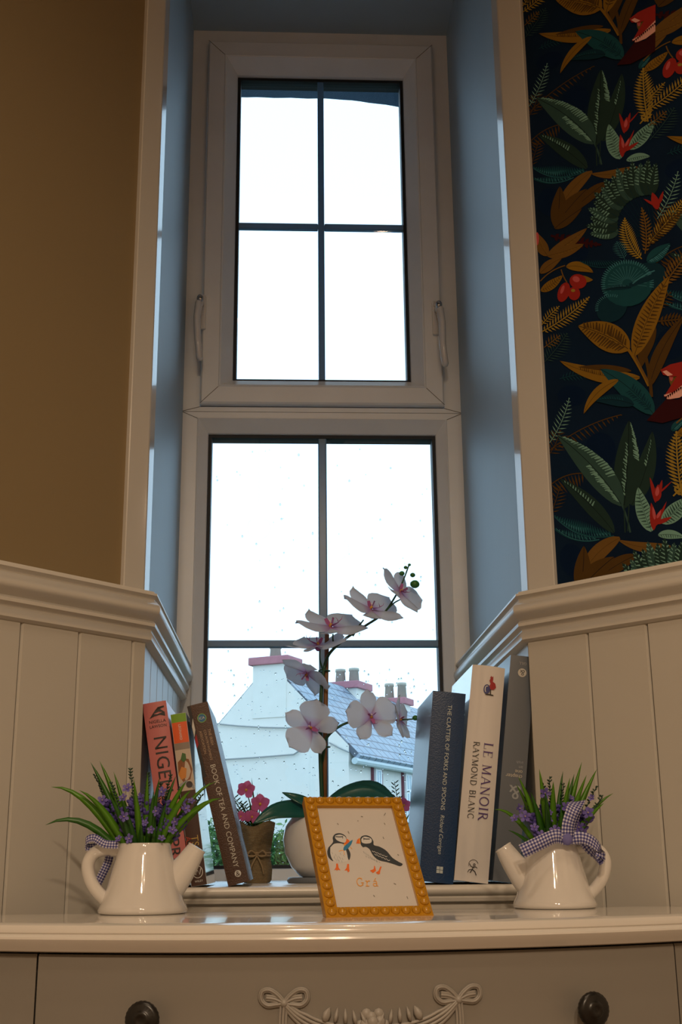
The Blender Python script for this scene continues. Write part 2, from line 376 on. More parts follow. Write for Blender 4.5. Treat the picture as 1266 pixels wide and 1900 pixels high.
# slate roof: rows as relief of the material (each row is only a few pixels)
ms = mat('blue_grey_slate', (0.20, 0.25, 0.31), 0.45, 0.2, 8)
nt = ms.node_tree; N = nt.nodes; L = nt.links
tc = N.new('ShaderNodeTexCoord'); bk = N.new('ShaderNodeTexBrick'); bk.inputs['Scale'].default_value = 1
bk.inputs['Color1'].default_value = (.22, .28, .35, 1); bk.inputs['Color2'].default_value = (.27, .33, .40, 1); bk.inputs['Mortar'].default_value = (.07, .09, .12, 1)
bk.inputs['Brick Width'].default_value = .35; bk.inputs['Row Height'].default_value = .27; bk.inputs['Mortar Size'].default_value = .022
L.new(tc.outputs['UV'], bk.inputs['Vector']); L.new(bk.outputs[0], N['Principled BSDF'].inputs['Base Color'])
sl_len = math.hypot(half, rise); ov = 0.22
def roofside(g0, sgn):
    t = 0.12; nn = (gd*(-sgn)*rise+Z*half).normalized(); dn = (gd*(-sgn)*half-Z*rise).normalized()
    a = hp(half, .03, rise)+nn*.02; b_ = hp(half, HL+.2, rise)+nn*.02
    c = b_+dn*(sl_len+ov); d = a+dn*(sl_len+ov)
    V = [a, b_, c, d, a+nn*t, b_+nn*t, c+nn*t, d+nn*t]
    uv = [(0, 0), (HL+.4, 0), (HL+.4, sl_len+ov), (0, sl_len+ov)]*2
    fixn(mk('roof', V, [(0,1,2,3),(4,5,6,7),(0,1,5,4),(1,2,6,5),(2,3,7,6),(3,0,4,7)], ms, house, uv=uv))
roofside(0, 1); roofside(0, -1)
gt = B().tube([hp(-ov*.8, -.1, -.17), hp(-ov*.8, HL, -.17)], .07, 8).obj('gutter', mat('pale_gutter', (.5, .58, .6), .5), house)
def chimney(l, wg, wl_, ztop, npots, name='chimney', potr=.16, poth=.42):
    o = B().box((-wg/2, -wl_/2, 0), (wg/2, wl_/2, ztop+1.0))
    M = Matrix((( gd.x, ld_.x, 0, 0), (gd.y, ld_.y, 0, 0), (0, 0, 1, 0), (0, 0, 0, 1)))
    base = hp(half, l, rise-1.0); T = Matrix.Translation(base) @ M
    c = o.xf(T).obj(name, M_render2, house); fixn(c)
    fixn(B().box((-wg/2-.08, -wl_/2-.08, ztop+1.0), (wg/2+.08, wl_/2+.08, ztop+1.17), 0, .02).xf(T).obj('chimney_cap', M_cap, c))
    for k in range(npots):
        gx = (k-(npots-1)/2)*.36
        B().lathe([(potr, ztop+1.17), (potr*.85, ztop+1.17+poth*.8), (potr*1.0, ztop+1.17+poth*.82), (potr*.95, ztop+1.17+poth)], 12, (gx, 0, 0)).xf(T).obj('chimney_pot', M_pot, c, True)
# the gable chimney stands flush with the gable wall; two more along the ridge
gw = (at(535, 1235, YH)-at(462, 1235, YH)).length/abs(gd.x)*.97
chimney(.26, gw*.90, .56, (at(500, 1233, YH).z-at(501, 1244, YH).z)+.0, 1, potr=.13, poth=.26)
def ridge_l(px):
    best = min((abs(((lambda d: 633+FPX*d.dot(RT)/d.dot(FW))(hp(half, l*.1, rise)-CAMP))-px), l*.1) for l in range(1, 300)); return best[1]
l2 = ridge_l(645); chimney(l2, .80, .75, .06, 2, poth=.36, potr=.13)
l3 = ridge_l(734); chimney(l3, .62, .5, .05, 2, poth=.42, potr=.13)
# windows on the long side
def hwin(px0, px1, py0, hh):
    a = onp(px0, py0, Ec, -gd); b_ = onp(px1, py0, Ec, -gd); l0 = (a-Ec).dot(ld_); l1 = (b_-Ec).dot(ld_); zt = -.20
    M = Matrix(((ld_.x, -gd.x, 0, 0), (ld_.y, -gd.y, 0, 0), (0, 0, 1, 0), (0, 0, 0, 1))); T = Matrix.Translation(Ec) @ M
    wn = fixn(B().box((l0-.06, .0, zt-hh-.15), (l1+.16, .05, zt+.10)).xf(T).obj('window_surround', mat('maroon_surround', (.16, .03, .05), .6), house))
    wf = B(); m = (l0+l1)/2
    wf.box((l0, .02, zt-hh), (l1, .10, zt))
    fixn(wf.xf(T).obj('window_frame', mat('white_sash', (.8, .82, .82), .5), wn))
    for i in range(2):
        for j in range(4):
            x0 = l0+.07+(l1-l0-.07)/2*i; x1 = x0+(l1-l0-.21)/2; z1 = zt-.08-(hh-.08)/4*j; z0 = z1-(hh-.08)/4+.06
            fixn(B().box((x0, .09, z0), (x1, .106, z1)).xf(T).obj('pane', mat('far_pane', (.30, .42, .50), .15, .2), wn))
hwin(690, 701, 1412, 1.5); hwin(746, 757, 1424, 1.5)
# cables on the gable
for pts in ([(392, 1342), (440, 1347), (490, 1350), (545, 1351)], [(405, 1410), (470, 1406), (545, 1400), (556, 1393)], [(611, 1378), (630, 1388), (648, 1396)]):
    B().tube([onp(x, y, Ec+ng*.05, ng) for x, y in pts], .018, 5).obj('cable', mat('grey_cable', (.30, .32, .32), .7), house)
# hedges between the window and the house
def hedge(name, lab, p0, p1, dep, hgt, zb, n, lf, seed, cols):
    r = random.Random(seed); p0 = Vector(p0); p1 = Vector(p1); d = p1-p0
    t = thing(name, lab, 'hedge', ((p0.x+p1.x)/2, (p0.y+p1.y)/2, zb))
    b = B()
    for i in range(n):
        u = r.random(); q = r.random(); zz = q**.22
        top = hgt*(1+.012*math.sin(u*23+seed)+.010*math.sin(u*51))
        c = p0+d*u+Vector((r.uniform(-.1, .1), -dep/2*math.sqrt(max(0, 1-(zz-.3)**2))+r.uniform(-.08, dep*.5), 0)); c.z = zb+top*zz+r.uniform(-.06, .06)
        a = Vector((r.uniform(-1, 1), r.uniform(-1, .3), r.uniform(-.4, 1))).normalized(); s_ = lf*r.uniform(.6, 1.3)
        bb = a.cross(Vector((r.uniform(-1, 1), r.uniform(-1, 1), r.uniform(-1, 1)))).normalized(); nn = a.cross(bb)
        b.add([c-a*s_, c+bb*s_*.45+nn*s_*.1, c+a*s_, c-bb*s_*.45+nn*s_*.1], [(0, 1, 2, 3)], r.randrange(len(cols)))
    o = b.obj('foliage', cols, t); o['kind'] = 'stuff'
    cb = B(); 
    for k in range(24):
        u = (k+.5)/24; c = p0+d*u; cb.ball((c.x, c.y, zb+hgt*.49), (d.length/24*1.3, dep*.30, hgt*.485), 8, 6)
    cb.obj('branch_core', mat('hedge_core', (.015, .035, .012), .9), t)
gr = [mat('hedge_leaf_a', (.05, .15, .03), .5, trans=.3), mat('hedge_leaf_b', (.09, .22, .05), .5, trans=.3), mat('hedge_leaf_c', (.03, .09, .03), .5, trans=.3), mat('hedge_leaf_d', (.16, .28, .08), .5, trans=.3)]
hedge('garden_hedge', 'bushy green hedge low behind the glass, left of the orchid pot', (-2.6, 11, -3), (.35, 11.4, -3), 1.2, 3.27, -3.0, 26000, .030, 5, gr)
hedge('garden_hedge', 'green hedge farther right below the neighbour house windows', (.5, 12.5, -3), (4.5, 13.5, -3), 1.2, 3.02, -3.0, 6000, .04, 9, gr)
# ------------------------------------------------------------------ dresser with bowed front
DR = Matrix.Translation((0, 1.10, 0)) @ Matrix.Rotation(D2R(2.5), 4, 'Z')
bow = lambda x: .72*x*x
dres = thing('dresser', 'cream painted bow-fronted dresser with carved swag and black knobs', 'dresser', (0, 1.24, FLOOR))
HW, BK = .385, .285
out = []
nx = 40
for i in range(nx+1):
    x = -HW+.02+(2*HW-.04)*i/nx; out.append((x, bow(x)))
def corner(cx, cy, r, a0, a1, n=6): return [(cx+r*math.cos(a0+(a1-a0)*k/n), cy+r*math.sin(a0+(a1-a0)*k/n)) for k in range(n+1)]
yf = bow(HW-.02)
out += corner(HW-.02, yf+.02, .02, -math.pi/2, 0)+corner(HW-.03, BK-.03, .03, 0, math.pi/2)+corner(-HW+.03, BK-.03, .03, math.pi/2, math.pi)+corner(-HW+.02, yf+.02, .02, math.pi, 1.5*math.pi)
oo = []
for p in out:
    if not oo or (abs(p[0]-oo[-1][0])+abs(p[1]-oo[-1][1])) > 1e-4: oo.append(p)
if abs(oo[0][0]-oo[-1][0])+abs(oo[0][1]-oo[-1][1]) < 1e-4: oo.pop()
n = len(oo); nor = []
for i in range(n):
    a = Vector(oo[i-1]); c = Vector(oo[(i+1) % n]); t = (c-a).normalized(); nor.append(Vector((t.y, -t.x)))
TP = [(a, ZD+b) for a, b in ((-.016, 0), (-.006, -.0004), (-.002, -.0018), (0, -.0045), (.0005, -.0078), (-.0006, -.0090), (.0018, -.0100), (.0036, -.0116), (.0041, -.0132), (.0032, -.0150), (-.0008, -.0200), (-.0035, -.0235), (-.006, -.0245), (-.02, -.0245))]
V = []; F = []
for o_, z_ in TP:
    for p, q in zip(oo, nor): V.append(DR @ Vector((p[0]+q.x*o_, p[1]+q.y*o_, z_)))
for j in range(len(TP)-1):
    for i in range(n): F.append((j*n+i, (j+1)*n+i, (j+1)*n+(i+1) % n, j*n+(i+1) % n))
F.append(tuple(range(n))); F.append(tuple((len(TP)-1)*n+i for i in range(n-1, -1, -1)))
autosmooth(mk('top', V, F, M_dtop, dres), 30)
def bowpanel(name, x0, x1, z0, z1, d0, d1, m, parent, bev=.002, nseg=24):
    """slab that follows the bowed front; d = distance behind the front curve"""
    V = []; F = []
    prof = [(d1, z0), (d0+bev, z0), (d0, z0+bev), (d0, z1-bev), (d0+bev, z1), (d1, z1)]; k = len(prof)
    for i in range(nseg+1):
        x = x0+(x1-x0)*i/nseg
        for d, z in prof: V.append(DR @ Vector((x, bow(x)+d, z)))
    for i in range(nseg):
        for j in range(k): F.append((i*k+j, i*k+(j+1) % k, (i+1)*k+(j+1) % k, (i+1)*k+j))
    F += [tuple(range(k)), tuple(nseg*k+j for j in range(k-1, -1, -1))]
    o = mk(name, V, F, m, parent); autosmooth(o, 40); return o
zt_ = ZD-.0246; HB = .365
bowpanel('body', -HB+.009, HB+.009, FLOOR+.06, zt_-.0015, .030, .16, M_dresser_shaded, dres)
fixn(B().box((-HB+.009, .14, FLOOR+.06), (HB, BK-.01, zt_-.0015)).xf(DR).obj('carcass', M_dresser_shaded, dres))
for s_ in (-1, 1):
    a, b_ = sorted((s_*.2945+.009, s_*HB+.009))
    bowpanel('stile', a, b_, FLOOR+.06, zt_-.002, .014, .031, M_dresser_shaded, dres)
rows = [(zt_-.002, zt_-.165), (zt_-.168, zt_-.345), (zt_-.348, zt_-.53), (zt_-.533, FLOOR+.10)]
knob_pr = [(.004, .0), (.0055, .002), (.005, .008), (.009, .0115), (.0135, .0150), (.0148, .0185), (.0142, .0215), (.0115, .0232), (.0080, .0228), (.0070, .0238), (.0045, .0250), (.0030, .0240), (.0001, .0243)]
KN = B(); 
nk = 48; V = []; F = []
for r_, z_ in knob_pr:
    for k in range(nk):
        q = 2*math.pi*k/nk; rr_ = r_*(1+(.03 if (k % 2 and .008 < r_ < .0149) else 0)); V.append((rr_*math.cos(q), rr_*math.sin(q), z_))
for i in range(len(knob_pr)-1):
    for k in range(nk): F.append((i*nk+k, i*nk+(k+1) % nk, (i+1)*nk+(k+1) % nk, (i+1)*nk+k))
knob_me = bpy.data.meshes.new('knob'); knob_me.from_pydata(V, [], F); knob_me.materials.append(M_black); knob_me.polygons.foreach_set('use_smooth', [True]*len(F))
drawers = []
for ri, (z1, z0) in enumerate(rows):
    d = bowpanel('drawer', -.2835, .3015, z0, z1, .012, .031, M_dresser_shaded, dres); drawers.append(d)
    kz = -.1265 if ri == 0 else (z0+z1)/2
    for kx in (-.182, .200):
        sl_ = math.atan(1.44*kx)
        inst('knob', knob_me, d, DR @ Matrix.Translation((kx, bow(kx)+.012, kz)) @ Matrix.Rotation(sl_, 4, 'Z') @ Matrix.Rotation(D2R(90), 4, 'X'))
for sx in (-1, 1):
    for yy in (.10, .25):
        x = sx*.34; y_ = (bow(x)+.05 if yy < .2 else yy)
        B().tube([DR @ Vector((x, y_, FLOOR+.062)), DR @ Vector((x+sx*.012, y_-.005, FLOOR+.03)), DR @ Vector((x+sx*.005, y_, FLOOR))], [.026, .02, .014], 12).obj('foot', M_dresser_shaded, dres, True)
# carved appliqué on the top drawer: two bows, swags, leaves and a rose
M_carve = mat('carved_plaster', (0.34, 0.32, 0.29), 0.42, 0.04, 40)
def fp(x, z, h): return DR @ Vector((x, bow(x)+.012-h, z))
def ropes(pts, w_, k=3, r=.0016, h=.0015):
    """parallel strands along a centre line (x,z) with half-widths w_"""
    bb = B(); P = []
    m_ = len(pts)
    for s_ in range(k):
        q = (s_/(k-1)-.5)*2 if k > 1 else 0; line = []
        for i, (x, z) in enumerate(pts):
            a = Vector(pts[max(i-1, 0)]); c = Vector(pts[min(i+1, m_-1)]); t = (c-a).normalized(); nn = Vector((-t.y, t.x))
            ww = w_[i] if isinstance(w_, list) else w_
            line.append(fp(x+nn.x*q*ww, z+nn.y*q*ww, h+.0012*(1-q*q)))
        bb.tube(line, r, 6)
    return bb
def smooth(pts, n=6):
    o = []; P = [pts[0]]+list(pts)+[pts[-1]]
    for i in range(1, len(P)-2):
        for k in range(n):
            t = k/n; r = []
            for d in range(len(pts[0])):
                a, b_, c, e = P[i-1][d], P[i][d], P[i+1][d], P[i+2][d]
                r.append(.5*((2*b_)+(-a+c)*t+(2*a-5*b_+4*c-e)*t*t+(-a+3*b_-3*c+e)*t**3))
            o.append(tuple(r))
    o.append(tuple(pts[-1])); return o
top_d = drawers[0]; CXM = .0085
for s_ in (-1, 1):
    kx, kz = CXM+s_*.0755, -.1155
    lo = lambda L_: [(kx+s_*x, kz+z) for x, z in L_]
    for sg in (1, -1):
        L1 = smooth([(0, 0), (.005*sg, .006), (.012*sg, .0105), (.0185*sg, .0095), (.0195*sg, .003), (.0145*sg, -.0015), (.007*sg, -.001), (0, 0)], 5)
        ropes([(kx+x, kz+z) for x, z in L1], .0012, 3, .0013).obj('carved_bow', M_carve, top_d, True)
        L2 = smooth([(0, 0), (.008*sg, .0035), (.0155*sg, .0045)], 5)
        ropes([(kx+x, kz+z) for x, z in L2], .0018, 3, .0013).obj('carved_bow', M_carve, top_d, True)
    B().ball(fp(kx, kz, .002), (.0035, .0035, .0035), 10, 6).obj('carved_knot', M_carve, top_d, True)
    ropes(smooth([(kx, kz), (kx+.001*s_, kz-.02), (kx-.002*s_, kz-.045)], 5), .0025, 3, .0014).obj('carved_tail', M_carve, top_d, True)
    sw = smooth([(kx, kz), (kx-s_*.012, kz-.0105), (kx-s_*.028, kz-.0185), (kx-s_*.048, kz-.023), (kx-s_*.0755, kz-.024)], 6)
    ropes(sw, [.0012+.0035*min(1, i/8) for i in range(len(sw))], 4, .0016).obj('carved_swag', M_carve, top_d, True)
    for k in range(5):
        lx = kx-s_*(.034+.009*k); lz = kz-.0145-.001*k; ang = D2R(90+s_*(25-12*k)); P = []
        for t in (0, .25, .5, .75, 1): P.append(fp(lx+math.cos(ang)*.012*t, lz+math.sin(ang)*.012*t, .0035-.002*t))
        B().tube(P, [.002, .0038, .004, .0026, .0004], 6, flat=.5).obj('carved_leaf', M_carve, top_d, True)
rc = B()
for ring_, (rad, np_) in enumerate(((.0105, 6), (.0068, 5), (.003, 3))):
    for k in range(np_):
        q = 2*math.pi*(k+.4*ring_)/np_
        M = Matrix.Rotation(q, 3, 'Y')
        rc.ball(fp(CXM+math.cos(q)*rad, -.1345+math.sin(q)*rad, .002+.0018*ring_), (.0052, .0028, .0052), 8, 5)
rc.obj('carved_rose', M_carve, top_d, True)
# ------------------------------------------------------------------ ceiling downlights and added pendant fill lamps, all behind or above the viewer
for i, (x, y) in enumerate([(-0.27, 0.50), (0.27, 0.50), (-0.24, -0.25), (0.24, -0.25)]):
    side = 'left' if x < 0 else 'right'; row = ['nearest the window', 'above the viewer'][i//2]
    t = thing('ceiling_downlight', 'round recessed ceiling downlight on the %s %s' % (side, row), 'ceiling light', (x, y, CEIL-0.02), 'ceiling downlights')
    B().lathe([(.034, .0), (.05, 0), (.052, .006), (.05, .0195), (.034, .0195)], 24, (x, y, CEIL-.02), cap=False).obj('rim', M_handle, t, True)
    B().lathe([(.0001, .012), (.033, .012)], 24, (x, y, CEIL-.02), cap=False).obj('lamp_disc', mat('lamp_glow', (1, .8, .5), emit=(LAMP_C, 30.0)), t)
    ld = bpy.data.lights.new('downlight_beam', 'SPOT'); ld.shadow_soft_size = 0.033; ld.spot_size = D2R(104); ld.spot_blend = 0.9
    ld.energy = LAMP_W; ld.color = LAMP_C
    lo = bpy.data.objects.new('downlight_beam', ld); COL.objects.link(lo); lo.parent = t; lo.location = (0, 0, -0.004)
for i, (x, y, zz) in enumerate([(-0.2, -1.35, 1.56), (0.2, -1.75, 1.56)]):  # added out of view to light the window recess; domes cut the upward light
    t = thing('added_fill_lamp', 'added dome-shaded fill lamp on the %s, unseen behind the viewer' % ('left', 'right')[i], 'pendant lamp', (x, y, zz), 'added fill lamps')
    B().lathe([(.13, -.004), (.128, .02), (.10, .07), (.05, .105), (.02, .115), (.02, .112), (.048, .102), (.097, .067), (.124, .02), (.126, -.004), (.13, -.004)], 32, (x, y, zz), cap=False).obj('lamp_shade', M_black, t, True)
    B().ball((x, y, zz+.045), .03, 16, 10).obj('bulb', mat('bulb_glow', (1, .85, .6), emit=(LAMP_C, 30.0)), t, True)
    B().tube([(x, y, zz+.11), (x, y, CEIL-.012)], .004, 8).obj('flex', M_black, t, True)
    B().lathe([(.0001, -.03), (.03, -.028), (.045, -.004), (.045, 0)], 20, (x, y, CEIL)).obj('ceiling_rose', M_black, t, True)
    ld = bpy.data.lights.new('recess_fill_beam', 'SPOT'); ld.shadow_soft_size = 0.05; ld.spot_size = D2R(176); ld.spot_blend = 0.38
    ld.energy = FILL_W; ld.color = LAMP_C
    lo = bpy.data.objects.new('recess_fill_beam', ld); COL.objects.link(lo); lo.parent = t; lo.location = (0, 0, -0.006)
# ------------------------------------------------------------------ lettering helpers
def text_tris(txt, size=1.0, shear=0.0, space=1.0):
    cu = bpy.data.curves.new('lettering_curve', 'FONT'); cu.body = txt; cu.size = size; cu.shear = shear; cu.space_character = space; cu.resolution_u = 3
    ob = bpy.data.objects.new('lettering_curve', cu); COL.objects.link(ob)
    dg = bpy.context.evaluated_depsgraph_get(); me = bpy.data.meshes.new_from_object(ob.evaluated_get(dg))
    V = [(v.co.x, v.co.y) for v in me.vertices]; F = [tuple(p.vertices) for p in me.polygons]
    bpy.data.objects.remove(ob); bpy.data.meshes.remove(me); bpy.data.curves.remove(cu)
    return V, F
def arc(cx, cy, rx, ry, a0, a1, n=9): return [(cx+rx*math.cos(D2R(a0+(a1-a0)*k/n)), cy+ry*math.sin(D2R(a0+(a1-a0)*k/n))) for k in range(n+1)]
TK, TN = .13, .055
def sf(x, y, w=.13): return ([(x-w, y), (x+w, y)], .045)
SERIF = {  # letter: (advance, strokes (polyline, width)); cap height 1
 'A': (.98, [([(.12, 0), (.48, 1)], TN), ([(.48, 1), (.86, 0)], TK), ([(.25, .36), (.70, .36)], TN), sf(.12, .02), sf(.86, .02)]),
 'B': (.82, [([(.2, 0), (.2, 1)], TK), ([(.2, .98)]+arc(.42, .75, .22, .23, 90, -90)+[(.2, .52)], .09), ([(.2, .52)]+arc(.44, .27, .26, .25, 90, -90)+[(.2, .02)], .1), sf(.18, .02, .1), sf(.18, .98, .1)]),
 'C': (.9, [(arc(.5, .5, .40, .48, 55, 305, 14), .10), ([(.74, .72), (.74, .98)], TN), ([(.74, .28), (.74, .05)], TN)]),
 'D': (.98, [([(.2, 0), (.2, 1)], TK), ([(.2, .98)]+arc(.42, .5, .42, .48, 90, -90, 12)+[(.2, .02)], .10), sf(.18, .02, .1), sf(.18, .98, .1)]),
 'E': (.80, [([(.2, 0), (.2, 1)], TK), ([(.2, .98), (.68, .98), (.68, .80)], TN), ([(.2, .52), (.55, .52)], TN), ([(.2, .02), (.70, .02), (.70, .22)], TN), sf(.18, .02, .1), sf(.18, .98, .1)]),
 'I': (.42, [([(.2, 0), (.2, 1)], TK), sf(.2, .02), sf(.2, .98)]),
 'L': (.76, [([(.2, 0), (.2, 1)], TK), ([(.2, .02), (.68, .02), (.68, .24)], TN), sf(.2, .02, .12), sf(.2, .98)]),
 'M': (1.16, [([(.16, 0), (.18, 1)], TN), ([(.18, 1), (.56, .04)], TK), ([(.56, .04), (.92, 1)], TN), ([(.92, 1), (.95, 0)], TK), sf(.15, .02, .11), sf(.95, .02), sf(.14, .98, .08), sf(.97, .98, .08)]),
 'N': (1.0, [([(.18, 0), (.18, 1)], TN), ([(.16, 1), (.80, 0)], TK), ([(.80, 0), (.80, 1)], TN), sf(.18, .02, .11), sf(.80, .98, .11), sf(.10, .98, .08)]),
 'O': (1.02, [(arc(.5, .5, .41, .48, 0, 360, 22), .11)]),
 'R': (.90, [([(.2, 0), (.2, 1)], TK), ([(.2, .98)]+arc(.42, .74, .23, .24, 90, -90)+[(.2, .50)], .09), ([(.42, .50), (.78, .02), (.90, .02)], TK), sf(.2, .02), sf(.18, .98, .1)]),
 'Y': (.90, [([(.08, 1), (.46, .45)], TK), ([(.82, 1), (.46, .45)], TN), ([(.46, .48), (.46, 0)], TK), sf(.46, .02), sf(.08, .98, .1), sf(.82, .98, .1)]),
 'G': (1.0, [(arc(.5, .5, .40, .47, 50, 330, 14), .09), ([(.84, .44), (.84, .12)], .09), ([(.62, .42), (.98, .42)], .07), ([(.76, .72), (.76, .95)], .06)]),
 'r': (.82, [([(.28, .02), (.28, .66)], .09), ([(.10, .64), (.28, .64)], .07), ([(.28, .42), (.40, .58), (.56, .66), (.70, .60)], .09), ([(.08, .03), (.56, .03)], .07)]),
 'á': (.82, [(arc(.40, .20, .24, .17, 0, 360, 14), .08), ([(.22, .60), (.40, .66), (.58, .60), (.63, .46), (.63, .06), (.80, .04)], .09), ([(.40, .80), (.56, .98)], .08)]),
 ' ': (.55, [])}
def strokes_tris(S_):
    V = []; F = []
    for pts, wd in S_:
        m_ = len(pts); base = len(V)
        for i, p in enumerate(pts):
            a = Vector(pts[max(i-1, 0)]); c = Vector(pts[min(i+1, m_-1)]); t = (c-a)
            if t.length < 1e-9: t = Vector((1, 0))
            t.normalize(); q = Vector((-t.y, t.x))*wd/2; V += [(p[0]+q.x, p[1]+q.y), (p[0]-q.x, p[1]-q.y)]
        for i in range(m_-1): F.append((base+2*i, base+2*i+1, base+2*i+3, base+2*i+2))
    return V, F
def serif_tris(txt, size, gap=.06):
    V = []; F = []; x = 0
    for ch in txt:
        adv, S_ = SERIF[ch]; v, f = strokes_tris(S_); n_ = len(V)
        V += [((a+x)*size, b_*size) for a, b_ in v]; F += [tuple(i+n_ for i in q) for q in f]; x += adv+gap
    return V, F
def poly_tris(P): return list(P), [tuple(range(len(P)))]
def place2(VF, rot=0, fit=None, at_=(0, 0), align='l'):
    """rotate by rot degrees, scale so that the run is `fit` long, put its start (or centre) at at_"""
    V, F = VF; x0 = min(v[0] for v in V); x1 = max(v[0] for v in V); s_ = fit/(x1-x0) if fit else 1
    y0 = min(v[1] for v in V); y1 = max(v[1] for v in V); oy = (y0+y1)/2; ox = x0 if align == 'l' else (x0+x1)/2
    c, sn = math.cos(D2R(rot)), math.sin(D2R(rot))
    return [(at_[0]+((v[0]-ox)*c-(v[1]-oy)*sn)*s_, at_[1]+((v[0]-ox)*sn+(v[1]-oy)*c)*s_) for v in V], F

INK = {}
def ink(name, c, rough=.5): return mat('ink_'+name, tuple(q*.85 for q in c), rough, .02)
# ------------------------------------------------------------------ books on the sill
class Book:
    def __init__(s, name, label, xb, wd, hh, dp, lean, cover, pages=(.75, .72, .64), y0=1.555, rough=.3, rnd=.003, coat=0.0, yaw=0, group='cookery books on the sill', boards=None):
        """xb: x of the lowest corner; lean>0 tips the top to the right"""
        s.w, s.h = wd, hh; s.t = thing(name, label, 'book', (xb, y0, ZS), group)
        piv = Matrix.Translation((xb, y0, ZS+.0003)) @ Matrix.Rotation(D2R(yaw), 4, 'Z') @ Matrix.Rotation(D2R(lean), 4, 'Y')
        s.M = piv @ Matrix.Translation((0 if lean < 0 else -wd, 0, 0))
        s.rnd = rnd; b = B(); ct = .0022
        def prof(x): return -rnd*(1-(2*x/wd-1)**2)
        nseg = 10; P = [(wd*i/nseg, prof(wd*i/nseg)) for i in range(nseg+1)]
        # wrap-around case: spine, two boards
        outl = [(0, dp)]+P+[(wd, dp), (wd-ct, dp)]+[(max(ct, min(wd-ct, x)), y+ct) for x, y in reversed(P)]+[(ct, dp)]
        k = len(outl); V = [(x, y, z) for z in (0, hh) for x, y in outl]
        F = [(i, (i+1) % k, k+(i+1) % k, k+i) for i in range(k)]
        for i in range(0, len(P)+1):
            j = k-1-i; F += [(i, i+1, j-1, j), (k+j, k+j-1, k+i+1, k+i)]
        cv = B().add(V, F).xf(s.M).obj('cover', cover, s.t); autosmooth(cv, 30); s.cover = cv
        pg = B().box((ct*1.02, .003, .003), (wd-ct*1.02, dp-.004, hh-.003)).xf(s.M).obj('pages', mat('paper_pages', pages, .8, .12, 400), s.t)
    def put(s, name, VF, m, lift=.0004, parent=None):
        V, F = VF
        s_, w_ = s, s.w
        P = []
        for x, z in V: P.append(s.M @ Vector((x, -s.rnd*(1-(2*x/w_-1)**2)-lift-s.rnd*.13, z)))
        o = mk(name, P, F, m, parent or s.cover)
        return o
    def panel(s, name, z0, z1, m, x0=None, x1=None, lift=.00025, n=8):
        x0 = .0003 if x0 is None else x0; x1 = s.w-.0003 if x1 is None else x1
        V = []; F = []
        for i in range(n+1):
            x = x0+(x1-x0)*i/n; V += [(x, z0), (x, z1)]
        for i in range(n): F.append((2*i, 2*i+2, 2*i+3, 2*i+1))
        return s.put(name, (V, F), m, lift)
def disc(cx, cz, r, n=20, r2=None): return [(cx+r*math.cos(2*math.pi*k/n), cz+(r2 or r)*math.sin(2*math.pi*k/n)) for k in range(n)], [tuple(range(n))]
black = ink('black', (.012, .010, .010)); white = ink('white', (.75, .74, .70)); gold = ink('gold', (.55, .36, .08))
# pink
pk = Book('cookbook', 'salmon pink cookbook with black lettering, leftmost on the sill', -.2120, .0298, .2255, .185, -9.4, mat('pink_jacket', (.52, .16, .16), .3, .03), rnd=.002)
pk.put('emblem', poly_tris([(.0065, .2055), (.0135, .2135), (.0185, .2185), (.0265, .2195), (.0265, .2175), (.021, .216), (.0245, .213), (.0265, .2115), (.0265, .2065), (.020, .2085), (.0125, .2075)]), black)
pk.put('emblem', poly_tris([(.0125, .2105), (.019, .2125), (.0235, .2115), (.017, .2098)]), mat('pink_jacket', (0, 0, 0)), .0006)
pk.put('lettering', place2(text_tris('NIGELLA'), 0, .021, (.0055, .2010)), black)
pk.put('lettering', place2(text_tris('LAWSON'), 0, .021, (.0055, .1950)), black)
pk.put('lettering', place2(text_tris('NIGELLA', 1, 0, 1.05), -90, .092, (.0165, .181)), black)
pk.put('lettering', place2(text_tris('EXPRESS', 1, 0, 1.05), -90, .074, (.0165, .079)), black)
# narrow photo-spined book
b2 = Book('cookbook', 'thin cookbook with green and orange spine top and food picture', -.1815, .0195, .2115, .18, -8.6, mat('white_gloss_jacket', (.62, .72, .76), .06, .03, coat=.6), rnd=.001, rough=.1)
b2.panel('spine_block', .2005, .2112, ink('green', (.20, .42, .02)))
b2.panel('spine_block', .1745, .2005, ink('orange', (.85, .12, .015)))
b2.put('lettering', place2(text_tris('LEONARD'), -90, .0195, (.0098, .1975)), white)
b2.panel('spine_block', .1660, .1745, ink('stripe', (.30, .24, .20)))
b2.panel('spine_picture', .115, .1660, ink('cream', (.62, .52, .42)))
b2.put('spine_picture', poly_tris([(.002, .151), (.008, .156), (.016, .153), (.019, .140), (.015, .128), (.006, .126), (.001, .136)]), ink('toffee', (.28, .10, .03)), .0005)
b2.put('spine_picture', poly_tris([(.001, .136), (.006, .145), (.012, .142), (.010, .131), (.004, .129)]), ink('apricot', (.72, .28, .05)), .0007)
b2.put('spine_picture', poly_tris([(.006, .154), (.009, .162), (.013, .160), (.013, .153), (.009, .150)]), ink('mint', (.05, .16, .03)), .0008)
b2.put('spine_picture', poly_tris([(.001, .124), (.010, .128), (.019, .120), (.019, .1155), (.001, .1155)]), ink('plate', (.35, .36, .38)), .0006)
b2.put('spine_picture', disc(.013, .122, .004), ink('sauce', (.04, .03, .03)), .0008)
b2.panel('spine_block', .0003, .115, ink('dark_brown', (.060, .022, .012)))
b2.put('lettering', place2(text_tris('TS'), -90, .0125, (.0115, .060)), gold, .0006)
b2.put('lettering', place2(text_tris('ASTE'), -90, .022, (.0035, .060)), ink('rust', (.45, .05, .02)), .0006)
